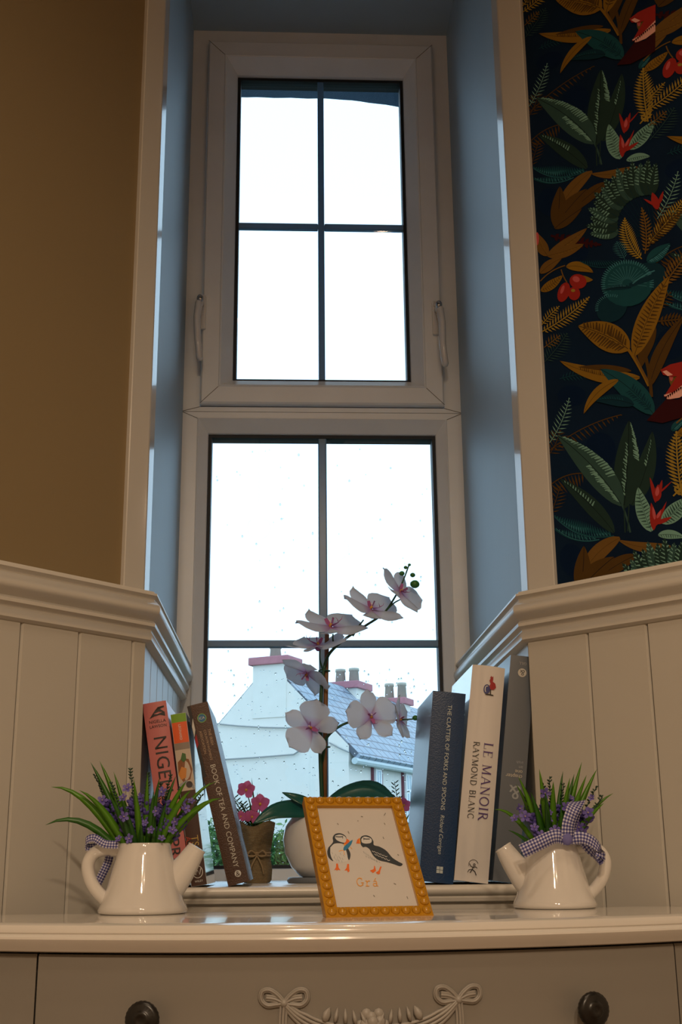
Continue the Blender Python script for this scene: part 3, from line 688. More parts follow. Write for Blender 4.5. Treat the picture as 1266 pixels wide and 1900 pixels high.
for q in (0,):
    V, F = strokes_tris([(arc(.0098, .0165, .0062, .0072, 0, 360, 20), .0008), ([(.0055, .0200), (.0075, .0130), (.0098, .0185), (.0120, .0130), (.0142, .0200)], .0010)]); b2.put('emblem', (V, F), white, .0006)
b2.put('lettering', place2(text_tris('WILEY'), 0, .010, (.005, .0055)), white, .0006)
# brown tea book
mb = mat('brown_woven_cover', (.062, .025, .012), .35, .5, 700, .3, 900)
b3 = Book('cookbook', 'brown cookbook about tea with cream lettering leaning left', -.1365, .0265, .2265, .19, -14.3, mb, rnd=.001)
b3.put('emblem', disc(.0150, .2075, .0058), ink('lime', (.22, .45, .10)), .0004)
b3.put('emblem', disc(.0150, .2075, .0048), ink('logo_blue', (.02, .16, .36)), .0006)
b3.put('lettering', place2(text_tris('ICA'), 0, .0070, (.0150, .2075), 'c'), white, .0008)
for xx, tx, ln in ((.0205, 'THE IRISH', .0205), (.0150, "COUNTRYWOMEN'S", .0385), (.0095, 'ASSOCIATION', .0290)):
    b3.put('lettering', place2(text_tris(tx), -90, ln, (xx, .192)), ink('tan', (.55, .38, .25)))
b3.put('lettering', place2(text_tris('BOOK OF TEA AND COMPANY', 1, 0, 1.0), -90, .128, (.0150, .1475)), ink('pale', (.66, .62, .55)))
b3.put('emblem', disc(.0150, .0120, .0040), white); b3.put('lettering', place2(text_tris('&'), 0, .0050, (.0150, .0120), 'c'), ink('dark_brown', (.06, .02, .01)), .0006)
b3.panel('cover_picture', .135, .2262, ink('photo_dark', (.03, .03, .035)), .0003, .0040)
b3.put('cover_picture', poly_tris([(.0004, .200), (.0036, .210), (.0036, .195), (.0004, .186)]), white, .0005)
b3.put('cover_picture', poly_tris([(.0004, .184), (.0036, .190), (.0036, .176), (.0004, .172)]), ink('crimson', (.4, .02, .03)), .0005)
# navy
nv = Book('cookbook', 'thick navy blue cookbook with pale lettering beside the frame', .1402, .0425, .2355, .19, 6.0, mat('navy_cloth', (.002, .034, .115), .32, .12, 300, .15, 600), rnd=.0015)
pale = ink('pale_blue', (.60, .68, .68))
nv.put('lettering', place2(text_tris('THE CLATTER OF FORKS AND SPOONS'), -90, .1315, (.0230, .2190)), pale)
nv.put('lettering', place2(text_tris('Richard Corrigan', 1, .25), -90, .0475, (.0225, .0815)), pale)
for i in range(2):
    for j in range(2): nv.put('emblem', poly_tris([(.0205+i*.0042, .0115+j*.0042), (.0242+i*.0042, .0115+j*.0042), (.0242+i*.0042, .0152+j*.0042), (.0205+i*.0042, .0152+j*.0042)]), pale)
# white
wh = Book('cookbook', 'tall white cookbook with purple lettering and red cockerel emblem', .1836, .0425, .2690, .20, 7.2, mat('white_jacket', (.70, .68, .67), .12, .02, coat=.4), rnd=.006)
purple = ink('purple', (.10, .05, .22))
wh.put('lettering', place2(serif_tris('LE MANOIR', 1), -90, .0960, (.0285, .1705)), purple)
wh.put('lettering', place2(serif_tris('RAYMOND BLANC', 1), -90, .0945, (.0130, .1705)), black)
red = ink('cock_red', (.42, .03, .03)); navy2 = ink('cock_blue', (.03, .04, .20))
ex, ez = .0235, .238
wh.put('emblem', poly_tris([(ex-.001, ez+.012), (ex+.001, ez+.016), (ex+.004, ez+.015), (ex+.0035, ez+.011), (ex+.007, ez+.009), (ex+.0085, ez+.004), (ex+.006, ez+.001), (ex+.001, ez+.000), (ex-.0015, ez+.004), (ex+.001, ez+.008)]), red)
wh.put('emblem', poly_tris([(ex-.0005, ez+.0155), (ex+.001, ez+.0185), (ex+.002, ez+.0165), (ex+.0035, ez+.018), (ex+.004, ez+.0155)]), red, .0005)
wh.put('emblem', disc(ex-.0035, ez+.0005, .0042, 18, .0062), navy2, .0006)
wh.put('emblem', strokes_tris([(arc(ex-.0035, ez+.0005, .0022, .0042, 60, 240), .0010)]), white, .0008)
wh.put('emblem', poly_tris([(ex-.005, ez-.0068), (ex+.006, ez-.0072), (ex+.0055, ez-.0058), (ex+.0025, ez-.0055), (ex+.002, ez+.001), (ex+.0005, ez+.001), (ex+.001, ez-.0055), (ex-.004, ez-.0055)]), ink('bark', (.05, .04, .03)), .0007)
wh.put('emblem', strokes_tris([([(.0180, .0105), (.0205, .0150), (.0215, .0185)], .0010), ([(.0205, .0150), (.0240, .0125), (.0260, .0085)], .0010), ([(.0205, .0150), (.0165, .0140), (.0150, .0110)], .0008), ([(.0215, .0170), (.0245, .0185), (.0265, .0170)], .0008), (arc(.0225, .0205, .0012, .0014, 0, 360, 10), .0008), ([(.0215, .0170), (.0180, .0190), (.0165, .0215)], .0008), (arc(.0215, .0205, .006, .006, 200, 20, 10), .0005)]), black)
# grey
gy = Book('cookbook', 'tall slate grey cookbook with upside-down lettering, rightmost on the sill', .2215, .0320, .2835, .20, 7.3, mat('slate_grey_jacket', (.115, .135, .165), .3, .05), rnd=.0005)
silver = ink('silver', (.42, .42, .42))
gy.put('emblem', disc(.0165, .2615, .0056), ink('ivory', (.62, .60, .54)))
gy.put('lettering', place2(text_tris('&'), 180, .0065, (.0165, .2615), 'c'), ink('slate_ink', (.12, .12, .12)), .0006)
gy.put('lettering', place2(text_tris('GILL'), 180, .0095, (.0165, .2735), 'c'), silver)
gy.put('lettering', place2(text_tris('chapter'), 180, .0210, (.0265, .1300)), ink('cream_ink', (.66, .62, .52)))
gy.put('lettering', place2(text_tris('one'), 180, .0095, (.0265, .1360)), ink('cream_ink', (0, 0, 0)))
gy.put('lettering', place2(text_tris('&'), 180, .0150, (.0185, .1095), 'c'), mat('grey_ink', (.30, .33, .36), .4))
gy.put('lettering', place2(text_tris('irish'), 180, .0085, (.0265, .1470)), mat('grey_ink', (0, 0, 0)))
gy.put('lettering', place2(text_tris('an'), 180, .0050, (.0265, .1415)), mat('grey_ink', (0, 0, 0)))
# ------------------------------------------------------------------ yellow beaded picture frame
BLp = onz(606, 1703, ZD); BRp = onz(806, 1699, ZD)
fx = (BRp-BLp); FWD = fx.length; fx.normalize(); fbk = Vector((-fx.y, fx.x, 0)); LEAN = D2R(42.5)
fz = fbk*math.sin(LEAN)+Z*math.cos(LEAN); fn = fx.cross(fz)            # fn points to the viewer
pit = FWD/10.25; FH = pit*15.25; TH = .011
lift_ = TH*math.sin(LEAN)*0
FM = Matrix(((fx.x, fz.x, fn.x, 0), (fx.y, fz.y, fn.y, 0), (fx.z, fz.z, fn.z, 0), (0, 0, 0, 1)))
FM = Matrix.Translation(BLp+Z*.0004) @ FM                              # local: x across, y up the slope, z towards viewer
# the rear lower edge would sink below the top: the plate is cut square so its lower rear edge is lifted
M_yel = mat('mustard_frame_paint', (.50, .235, .008), .22, .04, 30, coat=.3)
fr = thing('picture_frame', 'mustard yellow beaded picture frame leaning back on the dresser', 'picture frame', tuple(BLp+fx*FWD/2))
bw = pit*1.2
def fring(b, rects):
    V = []; F = []
    for d, z, *_ in rects: V += [(d, d, z), (FWD-d, d, z), (FWD-d, FH-d, z), (d, FH-d, z)]
    k = len(rects)
    for i in range(k):
        j = (i+1) % k
        for q in range(4): F.append((i*4+q, i*4+(q+1) % 4, j*4+(q+1) % 4, j*4+q))
    return b.add(V, F)
# moulding: bottom face runs level with the table so the frame stands on it
mo = fring(B(), [(0, -TH), (0, -.0008), (.0008, 0), (bw-.0006, 0), (bw, -.0006), (bw, -TH)])
for v in mo.V:
    if v.y < .001 and v.z < -.001: v.y += -v.z*math.tan(LEAN)*1.0
mo = mo.xf(FM).obj('moulding', M_yel, fr); fixn(mo)
bd = B().ball((0, 0, 0), (pit*.45, pit*.45, pit*.36), 12, 8)
bead_me = bpy.data.meshes.new('bead'); bead_me.from_pydata([tuple(v) for v in bd.V], [], bd.F); bead_me.materials.append(M_yel); bead_me.polygons.foreach_set('use_smooth', [True]*len(bd.F))
c0 = bw/2
for i in range(10):
    x = c0+(FWD-2*c0)*i/9
    for y in (c0, FH-c0): inst('bead', bead_me, mo, FM @ Matrix.Translation((x, y, .0002)))
for j in range(1, 14):
    y = c0+(FH-2*c0)*j/14
    for x in (c0, FWD-c0): inst('bead', bead_me, mo, FM @ Matrix.Translation((x, y, .0002)))
cardm = mat('print_card', (.64, .61, .58), .35, .02, 60)
card = B().box((bw-.001, bw-.001, -.0065), (FWD-bw+.001, FH-bw+.001, -.0045)).xf(FM).obj('print_card', cardm, fr); fixn(card)
B().box((.003, .0125, -TH-.0015), (FWD-.003, FH-.003, -TH-.0001)).xf(FM).obj('backing_board', mat('backing_black', (.02, .02, .02), .8), fr)
leg = [FM @ Vector((FWD*.35, FH*.62, -TH-.001)), FM @ Vector((FWD*.65, FH*.62, -TH-.001))]
q0 = FM @ Vector((FWD*.5, FH*.62, 0)); ft = Vector((q0.x, q0.y, ZD+.0005))+fbk*.03
fixn(mk('easel_leg', [leg[0], leg[1], ft+fx*.02, ft-fx*.02, leg[0]+fbk*.002, leg[1]+fbk*.002, ft+fx*.02+fbk*.002, ft-fx*.02+fbk*.002], [(0,1,2,3),(7,6,5,4),(0,1,5,4),(1,2,6,5),(2,3,7,6),(3,0,4,7)], mat('backing_black', (0, 0, 0)), fr))
# the print: homography from photo-space sketch coordinates (crop 1266x1130) to the card
def hom(src, dst):
    A = []; bb = []
    for (x, y), (u, v) in zip(src, dst):
        A.append([x, y, 1, 0, 0, 0, -u*x, -u*y]); bb.append(u); A.append([0, 0, 0, x, y, 1, -v*x, -v*y]); bb.append(v)
    n_ = 8; Mx = [r[:]+[c] for r, c in zip(A, bb)]
    for i in range(n_):
        p = max(range(i, n_), key=lambda r: abs(Mx[r][i])); Mx[i], Mx[p] = Mx[p], Mx[i]
        for r in range(n_):
            if r != i:
                f_ = Mx[r][i]/Mx[i][i]; Mx[r] = [a-f_*c for a, c in zip(Mx[r], Mx[i])]
    h = [Mx[i][n_]/Mx[i][i] for i in range(n_)]+[1]
    return lambda x, y: ((h[0]*x+h[1]*y+h[2])/(h[6]*x+h[7]*y+1), (h[3]*x+h[4]*y+h[5])/(h[6]*x+h[7]*y+1))
HP = hom([(200, 175), (855, 165), (1000, 915), (298, 930)], [(bw, FH-bw), (FWD-bw, FH-bw), (FWD-bw, bw), (bw, bw)])
_lay = [0]
def prn(name, P, m):
    _lay[0] += 1; V, F = (P if isinstance(P, tuple) else poly_tris(P))
    return mk(name, [FM @ Vector((*HP(x, y), -.0044+_lay[0]*.000012)) for x, y in V], F, m, card)
def blob(pts, n=5):
    q = smooth(list(pts)+[pts[0]], n)[:-1]; return q
slate = mat('print_slate', (.035, .045, .055), .5); pwhite = mat('print_white', (.66, .65, .63), .5, .01); por = mat('print_orange', (.80, .16, .02), .5); pamb = mat('print_amber', (.85, .36, .03), .5); pblue = mat('print_blue', (.03, .22, .42), .5); pgrey = mat('print_grey', (.35, .37, .38), .5); pfl = mat('print_fleck', (.22, .20, .17), .5)
# standing bird on the left
prn('print_bird', blob([(275, 470), (262, 505), (270, 545), (305, 572), (300, 540), (300, 470), (345, 440), (410, 445), (425, 500), (440, 560), (455, 545), (460, 510), (440, 465), (430, 440), (440, 410), (430, 380), (390, 362), (345, 368), (320, 395), (318, 430)]), slate)
prn('print_bird', blob([(345, 380), (385, 372), (425, 385), (438, 410), (430, 432), (395, 430), (355, 415), (340, 395)]), pwhite)
prn('print_bird', strokes_tris([([(345, 388), (375, 390), (405, 388)], 7), ([(408, 382), (405, 402)], 5)]), slate)
prn('print_bird', blob([(292, 470), (330, 442), (385, 440), (415, 465), (430, 510), (432, 560), (400, 578), (345, 580), (305, 565), (288, 520)]), pwhite)
prn('print_beak', [(440, 402), (462, 415), (463, 438), (435, 447), (410, 440), (430, 425)], por); prn('print_beak', [(410, 440), (435, 447), (430, 458), (412, 455)], pamb)
prn('print_fish', blob([(492, 410), (478, 440), (450, 470), (415, 492), (402, 488), (412, 462), (445, 438), (470, 420)], 4), pblue)
prn('print_beak', strokes_tris([([(362, 498), (385, 492), (405, 490)], 5), ([(405, 490), (408, 525)], 5), ([(465, 465), (478, 480)], 5)]), pamb)
prn('print_feet', [(330, 590), (345, 590), (348, 620), (362, 640), (340, 636), (330, 645), (325, 635), (308, 640), (325, 618)], por)
prn('print_feet', [(425, 592), (440, 592), (438, 622), (440, 645), (425, 655), (418, 640), (396, 640), (415, 622)], por)
prn('print_feathers', strokes_tris([([(300+k*14, 505+((k*37) % 60)), (308+k*14, 520+((k*37) % 60))], 3) for k in range(8)]+[([(318+k*12, 530+((k*23) % 40)), (322+k*12, 548+((k*23) % 40))], 3) for k in range(6)]), pgrey)
# second bird facing left
prn('print_bird', blob([(560, 450), (552, 415), (570, 385), (610, 375), (650, 388), (670, 420), (672, 448), (720, 460), (775, 490), (820, 540), (870, 570), (905, 588), (880, 604), (830, 590), (770, 575), (700, 560), (655, 525), (630, 480), (600, 462), (575, 465)]), slate)
prn('print_bird', blob([(566, 405), (590, 386), (630, 390), (655, 405), (648, 430), (605, 438), (570, 430)]), pwhite)
prn('print_bird', strokes_tris([([(585, 402), (612, 404), (640, 403)], 7), ([(588, 392), (588, 412)], 5)]), slate)
prn('print_beak', [(552, 395), (556, 438), (518, 438), (530, 410)], por); prn('print_beak', [(548, 400), (556, 398), (557, 436), (548, 437)], pamb)
prn('print_feathers', strokes_tris([([(650+k*26, 492+k*9), (662+k*26, 500+k*9), (674+k*26, 496+k*9)], 4) for k in range(5)]+[([(668+k*26, 515+k*10), (680+k*26, 524+k*10), (694+k*26, 520+k*10)], 4) for k in range(5)]), pwhite)
prn('print_feathers', strokes_tris([([(575+k*17, 495+k*11), (582+k*17, 512+k*11)], 3) for k in range(7)]+[([(590+k*22, 530+k*8), (600+k*22, 540+k*8)], 3) for k in range(6)]), pgrey)
prn('print_feet', [(655, 605), (662, 605), (668, 640), (640, 658), (615, 640), (650, 628)], por); prn('print_feet', [(708, 608), (720, 610), (705, 640), (700, 662), (682, 668), (664, 655), (690, 640)], por)
for fxx, fyy, a, b_ in ((793, 213, 8, -10), (590, 234, 9, 1), (552, 267, 2, 4), (375, 293, 5, 5), (461, 356, 4, 9), (760, 393, 3, 8), (783, 286, 4, 6), (820, 737, 9, 4), (916, 838, 3, 9), (630, 827, 5, 6), (874, 520, 5, 4)):
    prn('print_fleck', strokes_tris([([(fxx-a, fyy-b_), (fxx+a, fyy+b_)], 5)]), pfl)
V, F = serif_tris('Grá', 1, .10); x1 = max(v[0] for v in V)
prn('print_lettering', ([(487+v[0]/x1*188, 757-v[1]*62) for v in V], F), pamb)
# ------------------------------------------------------------------ gingham ribbon material (woven check in the ribbon's own UV)
mr = bpy.data.materials.new('gingham_ribbon'); mr.use_nodes = True; nt = mr.node_tree; N = nt.nodes; L = nt.links
pbn = N['Principled BSDF']; pbn.inputs['Roughness'].default_value = .8
uvn = N.new('ShaderNodeUVMap'); sp = N.new('ShaderNodeSeparateXYZ'); L.new(uvn.outputs[0], sp.inputs[0])
def half_wave(out):
    m_ = N.new('ShaderNodeMath'); m_.operation = 'FRACT'; L.new(out, m_.inputs[0])
    g = N.new('ShaderNodeMath'); g.operation = 'GREATER_THAN'; g.inputs[1].default_value = .5; L.new(m_.outputs[0], g.inputs[0]); return g.outputs[0]
a_ = N.new('ShaderNodeMath'); a_.operation = 'ADD'; L.new(half_wave(sp.outputs[0]), a_.inputs[0]); L.new(half_wave(sp.outputs[1]), a_.inputs[1])
d_ = N.new('ShaderNodeMath'); d_.operation = 'DIVIDE'; d_.inputs[1].default_value = 2; L.new(a_.outputs[0], d_.inputs[0])
rmp = N.new('ShaderNodeValToRGB'); rmp.color_ramp.interpolation = 'CONSTANT'
rmp.color_ramp.elements[0].color = (.66, .64, .72, 1); rmp.color_ramp.elements[1].position = .75; rmp.color_ramp.elements[1].color = (.035, .035, .17, 1)
e_ = rmp.color_ramp.elements.new(.25); e_.color = (.20, .20, .42, 1)
L.new(d_.outputs[0], rmp.inputs[0]); L.new(rmp.outputs[0], pbn.inputs['Base Color'])
def ribbon(name, path, wvec, wd, parent, chk=.0034, th=.0006):
    P = [Vector(p) for p in smooth([tuple(p) for p in path], 6)]
    V = []; F = []; uv = []; s_ = 0; n_ = len(P)
    for i, p in enumerate(P):
        if i: s_ += (p-P[i-1]).length
        t = (P[min(i+1, n_-1)]-P[max(i-1, 0)]).normalized(); k = i/(n_-1)
        wv = Vector(wvec[0]).lerp(Vector(wvec[1]), k); wv = (wv-t*wv.dot(t)).normalized(); nn = t.cross(wv)*th
        for e in (-.5, .5):
            for q in (-.5, .5): V.append(p+wv*wd*e+nn*q); uv.append((s_/chk, (e+.5)*wd/chk))
    for i in range(n_-1):
        a = i*4; b = a+4
        for j, k in ((0, 1), (1, 3), (3, 2), (2, 0)): F.append((a+j, a+k, b+k, b+j))
    F += [(0, 2, 3, 1), ((n_-1)*4, (n_-1)*4+1, (n_-1)*4+3, (n_-1)*4+2)]
    return fixn(mk(name, V, F, mr, parent, True, uv))
# ------------------------------------------------------------------ watering can planters
def can(label, cx, cy, sg, yaw, sc=1.0):
    """sg=+1: spout to the right"""
    t = thing('watering_can_planter', label, 'planter', (cx, cy, ZD), 'ceramic watering can planters')
    T = Matrix.Translation((cx, cy, ZD+.0003)) @ Matrix.Rotation(D2R(yaw), 4, 'Z') @ Matrix.Scale(sc, 4)
    H = .0705
    pr = [(.001, .0), (.0440, .0), (.0462, .0015), (.0466, .004), (.0448, .008), (.0422, .013), (.0392, .022), (.0362, .034), (.0330, .046), (.0298, .058), (.0278, .066), (.0276, .0695), (.0268, .0708), (.0255, .0700), (.0258, .064), (.029, .050), (.030, .046), (.001, .045)]
    bo = B().lathe(pr, 48, cap=False).xf(T).obj('body', M_cer, t, True)
    hd = smooth([(-.026*sg, 0, .0640), (-.040*sg, 0, .0650), (-.053*sg, 0, .0610), (-.0590*sg, 0, .0500), (-.0570*sg, 0, .0370), (-.0510*sg, 0, .0260), (-.0420*sg, 0, .0165), (-.038*sg, 0, .013)], 5)
    B().tube(hd, [.0078]*4+[.0068]*(len(hd)-8)+[.0072]*4, 14, flat=1.1).xf(T).obj('handle', M_cer, t, True)
    spp = smooth([(.016*sg, 0, .020), (.030*sg, 0, .031), (.043*sg, 0, .047), (.0545*sg, 0, .0650)], 6)
    n_ = len(spp); R = [.0205-.0108*(i/(n_-1)) for i in range(n_)]
    sb = B().tube(spp, R, 20, cap=False, side=(sg*.8, 0, -.4), flat=.85)
    tip = Vector(spp[-1]); dv = (Vector(spp[-1])-Vector(spp[-3])).normalized()
    sb.tube([tip-dv*.002, tip+dv*.0012, tip+dv*.0016, tip-dv*.002, tip-dv*.010], [.0096, .0104, .0085, .0070, .0060], 20, side=(sg*.8, 0, -.4), flat=.85, cap=True)
    sb.xf(T).obj('spout', M_cer, t, True)
    return t, T
LF = [mat('blade_green_a', (.035, .14, .012), .35, .3, 60, trans=.15), mat('blade_green_b', (.10, .28, .012), .35, .25, 60, trans=.2), mat('blade_green_c', (.025, .10, .015), .4, .3, 60, trans=.1)]
M_lav = mat('lavender_petal', (.11, .085, .36), .6, .25, 90, trans=.1); M_lav2 = mat('lavender_bell', (.17, .13, .46), .6, .2, 90, trans=.15); M_sprig = mat('dark_sprig', (.02, .055, .03), .6)
def blade(name, p0, p1, wd, sag, m, parent, face=(0, -1, .2)):
    p0, p1 = Vector(p0), Vector(p1); d = p1-p0; n_ = 9; V = []; F = []
    up = Z*d.length*sag
    for i in range(n_):
        t = i/(n_-1); p = p0+d*t+up*(4*t*(1-t))*.5+up*(.6*t*(1-t*t))
        ww = wd*(.45+.55*math.sin(math.pi*min(1, t*1.25+.12)*.72))*(1-t**3.2)+.00015
        tg = (d+up*(2-4*t)).normalized(); s_ = tg.cross(Vector(face)).normalized(); nn = s_.cross(tg)
        V += [p-s_*ww/2+nn*ww*.12, p-nn*ww*.10, p+s_*ww/2+nn*ww*.12, p-nn*(ww*.10-.0004)]
    for i in range(n_-1):
        a = i*4; b = a+4; F += [(a, a+1, b+1, b), (a+1, a+2, b+2, b+1), (a+2, a+3, b+3, b+2), (a+3, a, b, b+3)]
    return mk(name, V, F, m, parent, True)
def spike(parent, p0, p1, r, rg, green_tip=.35):
    p0, p1 = Vector(p0), Vector(p1); d = p1-p0; b = B(); Lh = d.length
    b.tube([p0, p0+d*.5+Vector((0, 0, .002)), p1], [.0010, .0008, .0003], 5, 0)
    k = int(Lh/.0032)
    for i in range(k):
        t = i/k; c = p0+d*t
        tipz = t > 1-green_tip
        for j in range(3 if tipz else 4):
            q = rg.random()*6.28+j*2.1; a = Vector((math.cos(q), math.sin(q), .5 if not tipz else 1.0)).normalized()
            if tipz: b.ball(c+a*.0022, (.0008, .0008, .0021), 5, 3, 0, Vector((0, 0, 1)).rotation_difference(a).to_matrix())
            elif t > .25: b.ball(c+a*r*.75, (r*.38, r*.38, r*.72), 6, 4, 1, Vector((0, 0, 1)).rotation_difference(a).to_matrix())
    return b.obj('flower_spike', [M_sprig, M_lav], parent, True)
def bell(parent, c, nrm, r, rg):
    b = B(); M = Vector((0, 0, 1)).rotation_difference(Vector(nrm).normalized()).to_matrix().to_4x4()
    for k in range(5):
        q = 2*math.pi*k/5; R_ = Matrix.Rotation(q, 4, 'Z')
        V = [R_ @ Vector(v) for v in ((0, 0, -r*.5), (r*.28, -r*.22, 0), (r*.75, -r*.36, r*.12), (r*1.05, 0, r*.08), (r*.75, r*.36, r*.12), (r*.28, r*.22, 0), (r*.6, 0, -r*.02))]
        b.add(V, [(0, 1, 6), (1, 2, 6), (2, 3, 6), (3, 4, 6), (4, 5, 6), (5, 0, 6)])
    b.ball((0, 0, -r*.35), (r*.3, r*.3, r*.5), 8, 5); b.ball((0, 0, r*.1), r*.12, 6, 4, 1)
    return b.xf(Matrix.Translation(c) @ M).obj('blossom', [M_lav2, mat('pollen', (.6, .5, .2), .7)], parent, True)
def bunch(label, cx, cy, tips, spikes, bells, rg):
    t = thing('artificial_lavender', label, 'artificial plant', (cx, cy, ZD+.0455), 'lavender bunches in the watering cans')
    zb = ZD+.050
    B().lathe([(.001, .0), (.024, .0), (.022, .010), (.010, .014), (.001, .015)], 20, (cx, cy, ZD+.0465)).obj('moss_base', M_sprig, t, True)
    for i, (px, py, dy, wd, mi, sag) in enumerate(tips):
        p1 = at(px, py, cy+dy); bx = cx+(p1.x-cx)*.14; 
        blade('leaf', (bx, cy+dy*.2, zb), p1, wd, sag, LF[mi], t)
    for px, py, dy in spikes:
        p1 = at(px, py, cy+dy); spike(t, (cx+(p1.x-cx)*.25, cy+dy*.2, zb+.004), p1, .0062, rg)
    for px, py, dy, r in bells:
        c = at(px, py, cy+dy); bell(t, c, (rg.uniform(-.9, .9), -1, rg.uniform(-.2, .9)), r*rg.uniform(.55, .85), rg)
    # small filling florets down among the stems
    for k in range(16):
        q = rg.random()*6.28; rr_ = .020*math.sqrt(rg.random()); c = Vector((cx+rr_*math.cos(q), cy+rr_*math.sin(q), zb+rg.uniform(.008, .05)))
        bell(t, c, (math.cos(q)*.7, math.sin(q)*.7-.6, .4), rg.uniform(.0030, .0046), rg)
    for k in range(14):
        q = rg.random()*6.28; ln = rg.uniform(.035, .07); sp_ = rg.uniform(.2, .7)
        blade('leaf', (cx+.012*math.cos(q), cy+.012*math.sin(q), zb), (cx+ln*sp_*math.cos(q), cy+ln*sp_*math.sin(q), zb+ln), .0065, .12, LF[rg.choice([0, 0, 2])], t)
    return t
rg = random.Random(21)
C1 = onz(255, 1699, ZD); c1x, c1y = C1.x, C1.y+.047
canL, TL = can('cream ceramic watering can planter on the dresser, spout towards the right', c1x, c1y, 1, 0)
bunch('artificial lavender with long grassy leaves spreading left and right above the can below pink book', c1x, c1y,
      [(84, 1531, -.01, .0085, 0, .28), (95, 1460, .0, .008, 1, .22), (147, 1466, -.012, .008, 1, .16), (168, 1414, .01, .0085, 0, .06), (185, 1412, .015, .0085, 1, .06), (211, 1432, .02, .0075, 1, .04), (248, 1445, -.015, .0075, 1, .05), (274, 1434, .0, .007, 1, .06),
       (296, 1443, -.018, .0075, 0, .06), (327, 1439, .012, .007, 0, .08), (346, 1449, -.012, .0085, 1, .12), (355, 1465, -.018, .009, 1, .14), (410, 1481, -.008, .009, 1, .20), (391, 1452, .012, .006, 1, .15), (380, 1496, -.015, .0075, 1, .18), (286, 1467, -.02, .0065, 0, .05), (200, 1470, -.02, .0075, 0, .07), (225, 1480, -.022, .007, 2, .04), (402, 1450, .02, .005, 1, .2)],
      [(241, 1424, 0), (175, 1436, .012), (275, 1432, .008), (317, 1436, .008), (377, 1473, .0), (338, 1458, -.006), (205, 1450, -.01), (300, 1452, .015)],
      [(230, 1515, -.028, .0085), (236, 1462, -.01, .0075), (228, 1480, -.014, .0075), (290, 1505, -.022, .0085), (300, 1470, -.01, .008), (345, 1500, -.012, .0075), (190, 1485, 0, .0075), (325, 1525, -.018, .008), (280, 1540, -.024, .008), (300, 1555, -.024, .007), (240, 1556, -.024, .007), (220, 1556, -.02, .007), (320, 1540, -.02, .007), (340, 1488, .0, .007), (355, 1486, .0, .006), (260, 1480, .0, .007)], rg)
hx, hy, hz = c1x-.036, c1y, ZD+.0650
kn = Vector((c1x-.036, c1y-.004, ZD+.0665))
ribbon('ribbon', [kn+Vector((.010, -.012, .003)), kn+Vector((-.004, -.012, .004)), kn+Vector((-.016, -.008, .010)), kn+Vector((-.0245, -.004, .0075)), kn+Vector((-.0245, .002, .001)), kn+Vector((-.016, .005, .001)), kn+Vector((-.004, .005, .003))], [(0, .35, 1), (0, .35, 1)], .0085, canL, .0028)
ribbon('ribbon', [kn+Vector((-.002, .010, .0)), kn+Vector((-.003, .014, -.012)), kn+Vector((-.010, .016, -.028)), kn+Vector((-.019, .013, -.046))], [(1, .2, 0), (1, .4, 0)], .009, canL, .0028)
C2 = onz(1048, 1688, ZD); c2x, c2y = C2.x, C2.y+.046
canR, TR_ = can('cream ceramic watering can planter tied with a gingham bow, spout towards the left', c2x, c2y, -1, -4, .97)
bunch('artificial lavender with short upright leaves above the can with the gingham bow', c2x, c2y,
      [(917, 1502, .0, .006, 1, .25), (943, 1540, -.012, .005, 0, .1), (1001, 1427, -.008, .0085, 1, .05), (1045, 1431, .012, .006, 0, .1), (1080, 1414, .015, .008, 1, .03), (1108, 1427, .012, .0085, 1, .05), (1138, 1472, .0, .006, 1, .14), (1058, 1443, -.01, .008, 1, .04), (962, 1441, -.005, .0075, 1, .10), (958, 1455, .01, .007, 1, .10),
       (1089, 1438, -.008, .008, 1, .05), (1121, 1490, -.015, .0085, 1, .10), (1027, 1450, -.022, .0085, 1, .12), (1012, 1470, -.02, .0085, 0, .06), (985, 1470, -.014, .008, 0, .08), (1066, 1436, .012, .008, 0, .03)],
      [(1020, 1440, .004), (1108, 1458, .004), (1046, 1452, .01), (1008, 1452, .012), (1120, 1475, -.006), (975, 1478, .0)],
      [(1012, 1472, -.012, .008), (975, 1515, -.02, .0085), (992, 1535, -.026, .0085), (1005, 1548, -.026, .0075), (955, 1518, -.014, .0075), (965, 1500, -.006, .007), (1092, 1508, -.024, .0085), (1052, 1498, -.014, .008), (1062, 1482, .0, .008), (1098, 1480, .0, .007), (1075, 1535, -.02, .008), (1030, 1540, -.026, .0075), (1085, 1545, -.02, .007), (1020, 1520, -.018, .008)], rg)
def R2(px, py, dy): return at(px, py, c2y+dy)
ribbon('ribbon', [R2(1052, 1556, -.034), R2(1030, 1552, -.040), R2(1000, 1565, -.044), R2(968, 1580, -.044)], [(.2, 0, 1), (.35, 0, 1)], .0145, canR)
ribbon('ribbon', [R2(1054, 1556, -.036), R2(1055, 1530, -.038), R2(1064, 1502, -.036), R2(1074, 1487, -.024), R2(1070, 1497, -.012), R2(1060, 1525, -.018), R2(1052, 1552, -.028)], [(1, .2, .15), (1, .2, .15)], .0145, canR)
ribbon('ribbon', [R2(1056, 1556, -.034), R2(1080, 1554, -.036), R2(1100, 1562, -.034), R2(1114, 1578, -.030), R2(1112, 1594, -.032), R2(1100, 1580, -.020), R2(1082, 1560, -.016), R2(1062, 1556, -.022)], [(-.2, .1, 1), (-.2, .2, 1)], .0125, canR)
B().ball(R2(1053, 1557, -.036), (.006, .004, .0065), 12, 8).obj('ribbon_knot', mat('ribbon_blue', (.16, .15, .38), .8), canR, True)
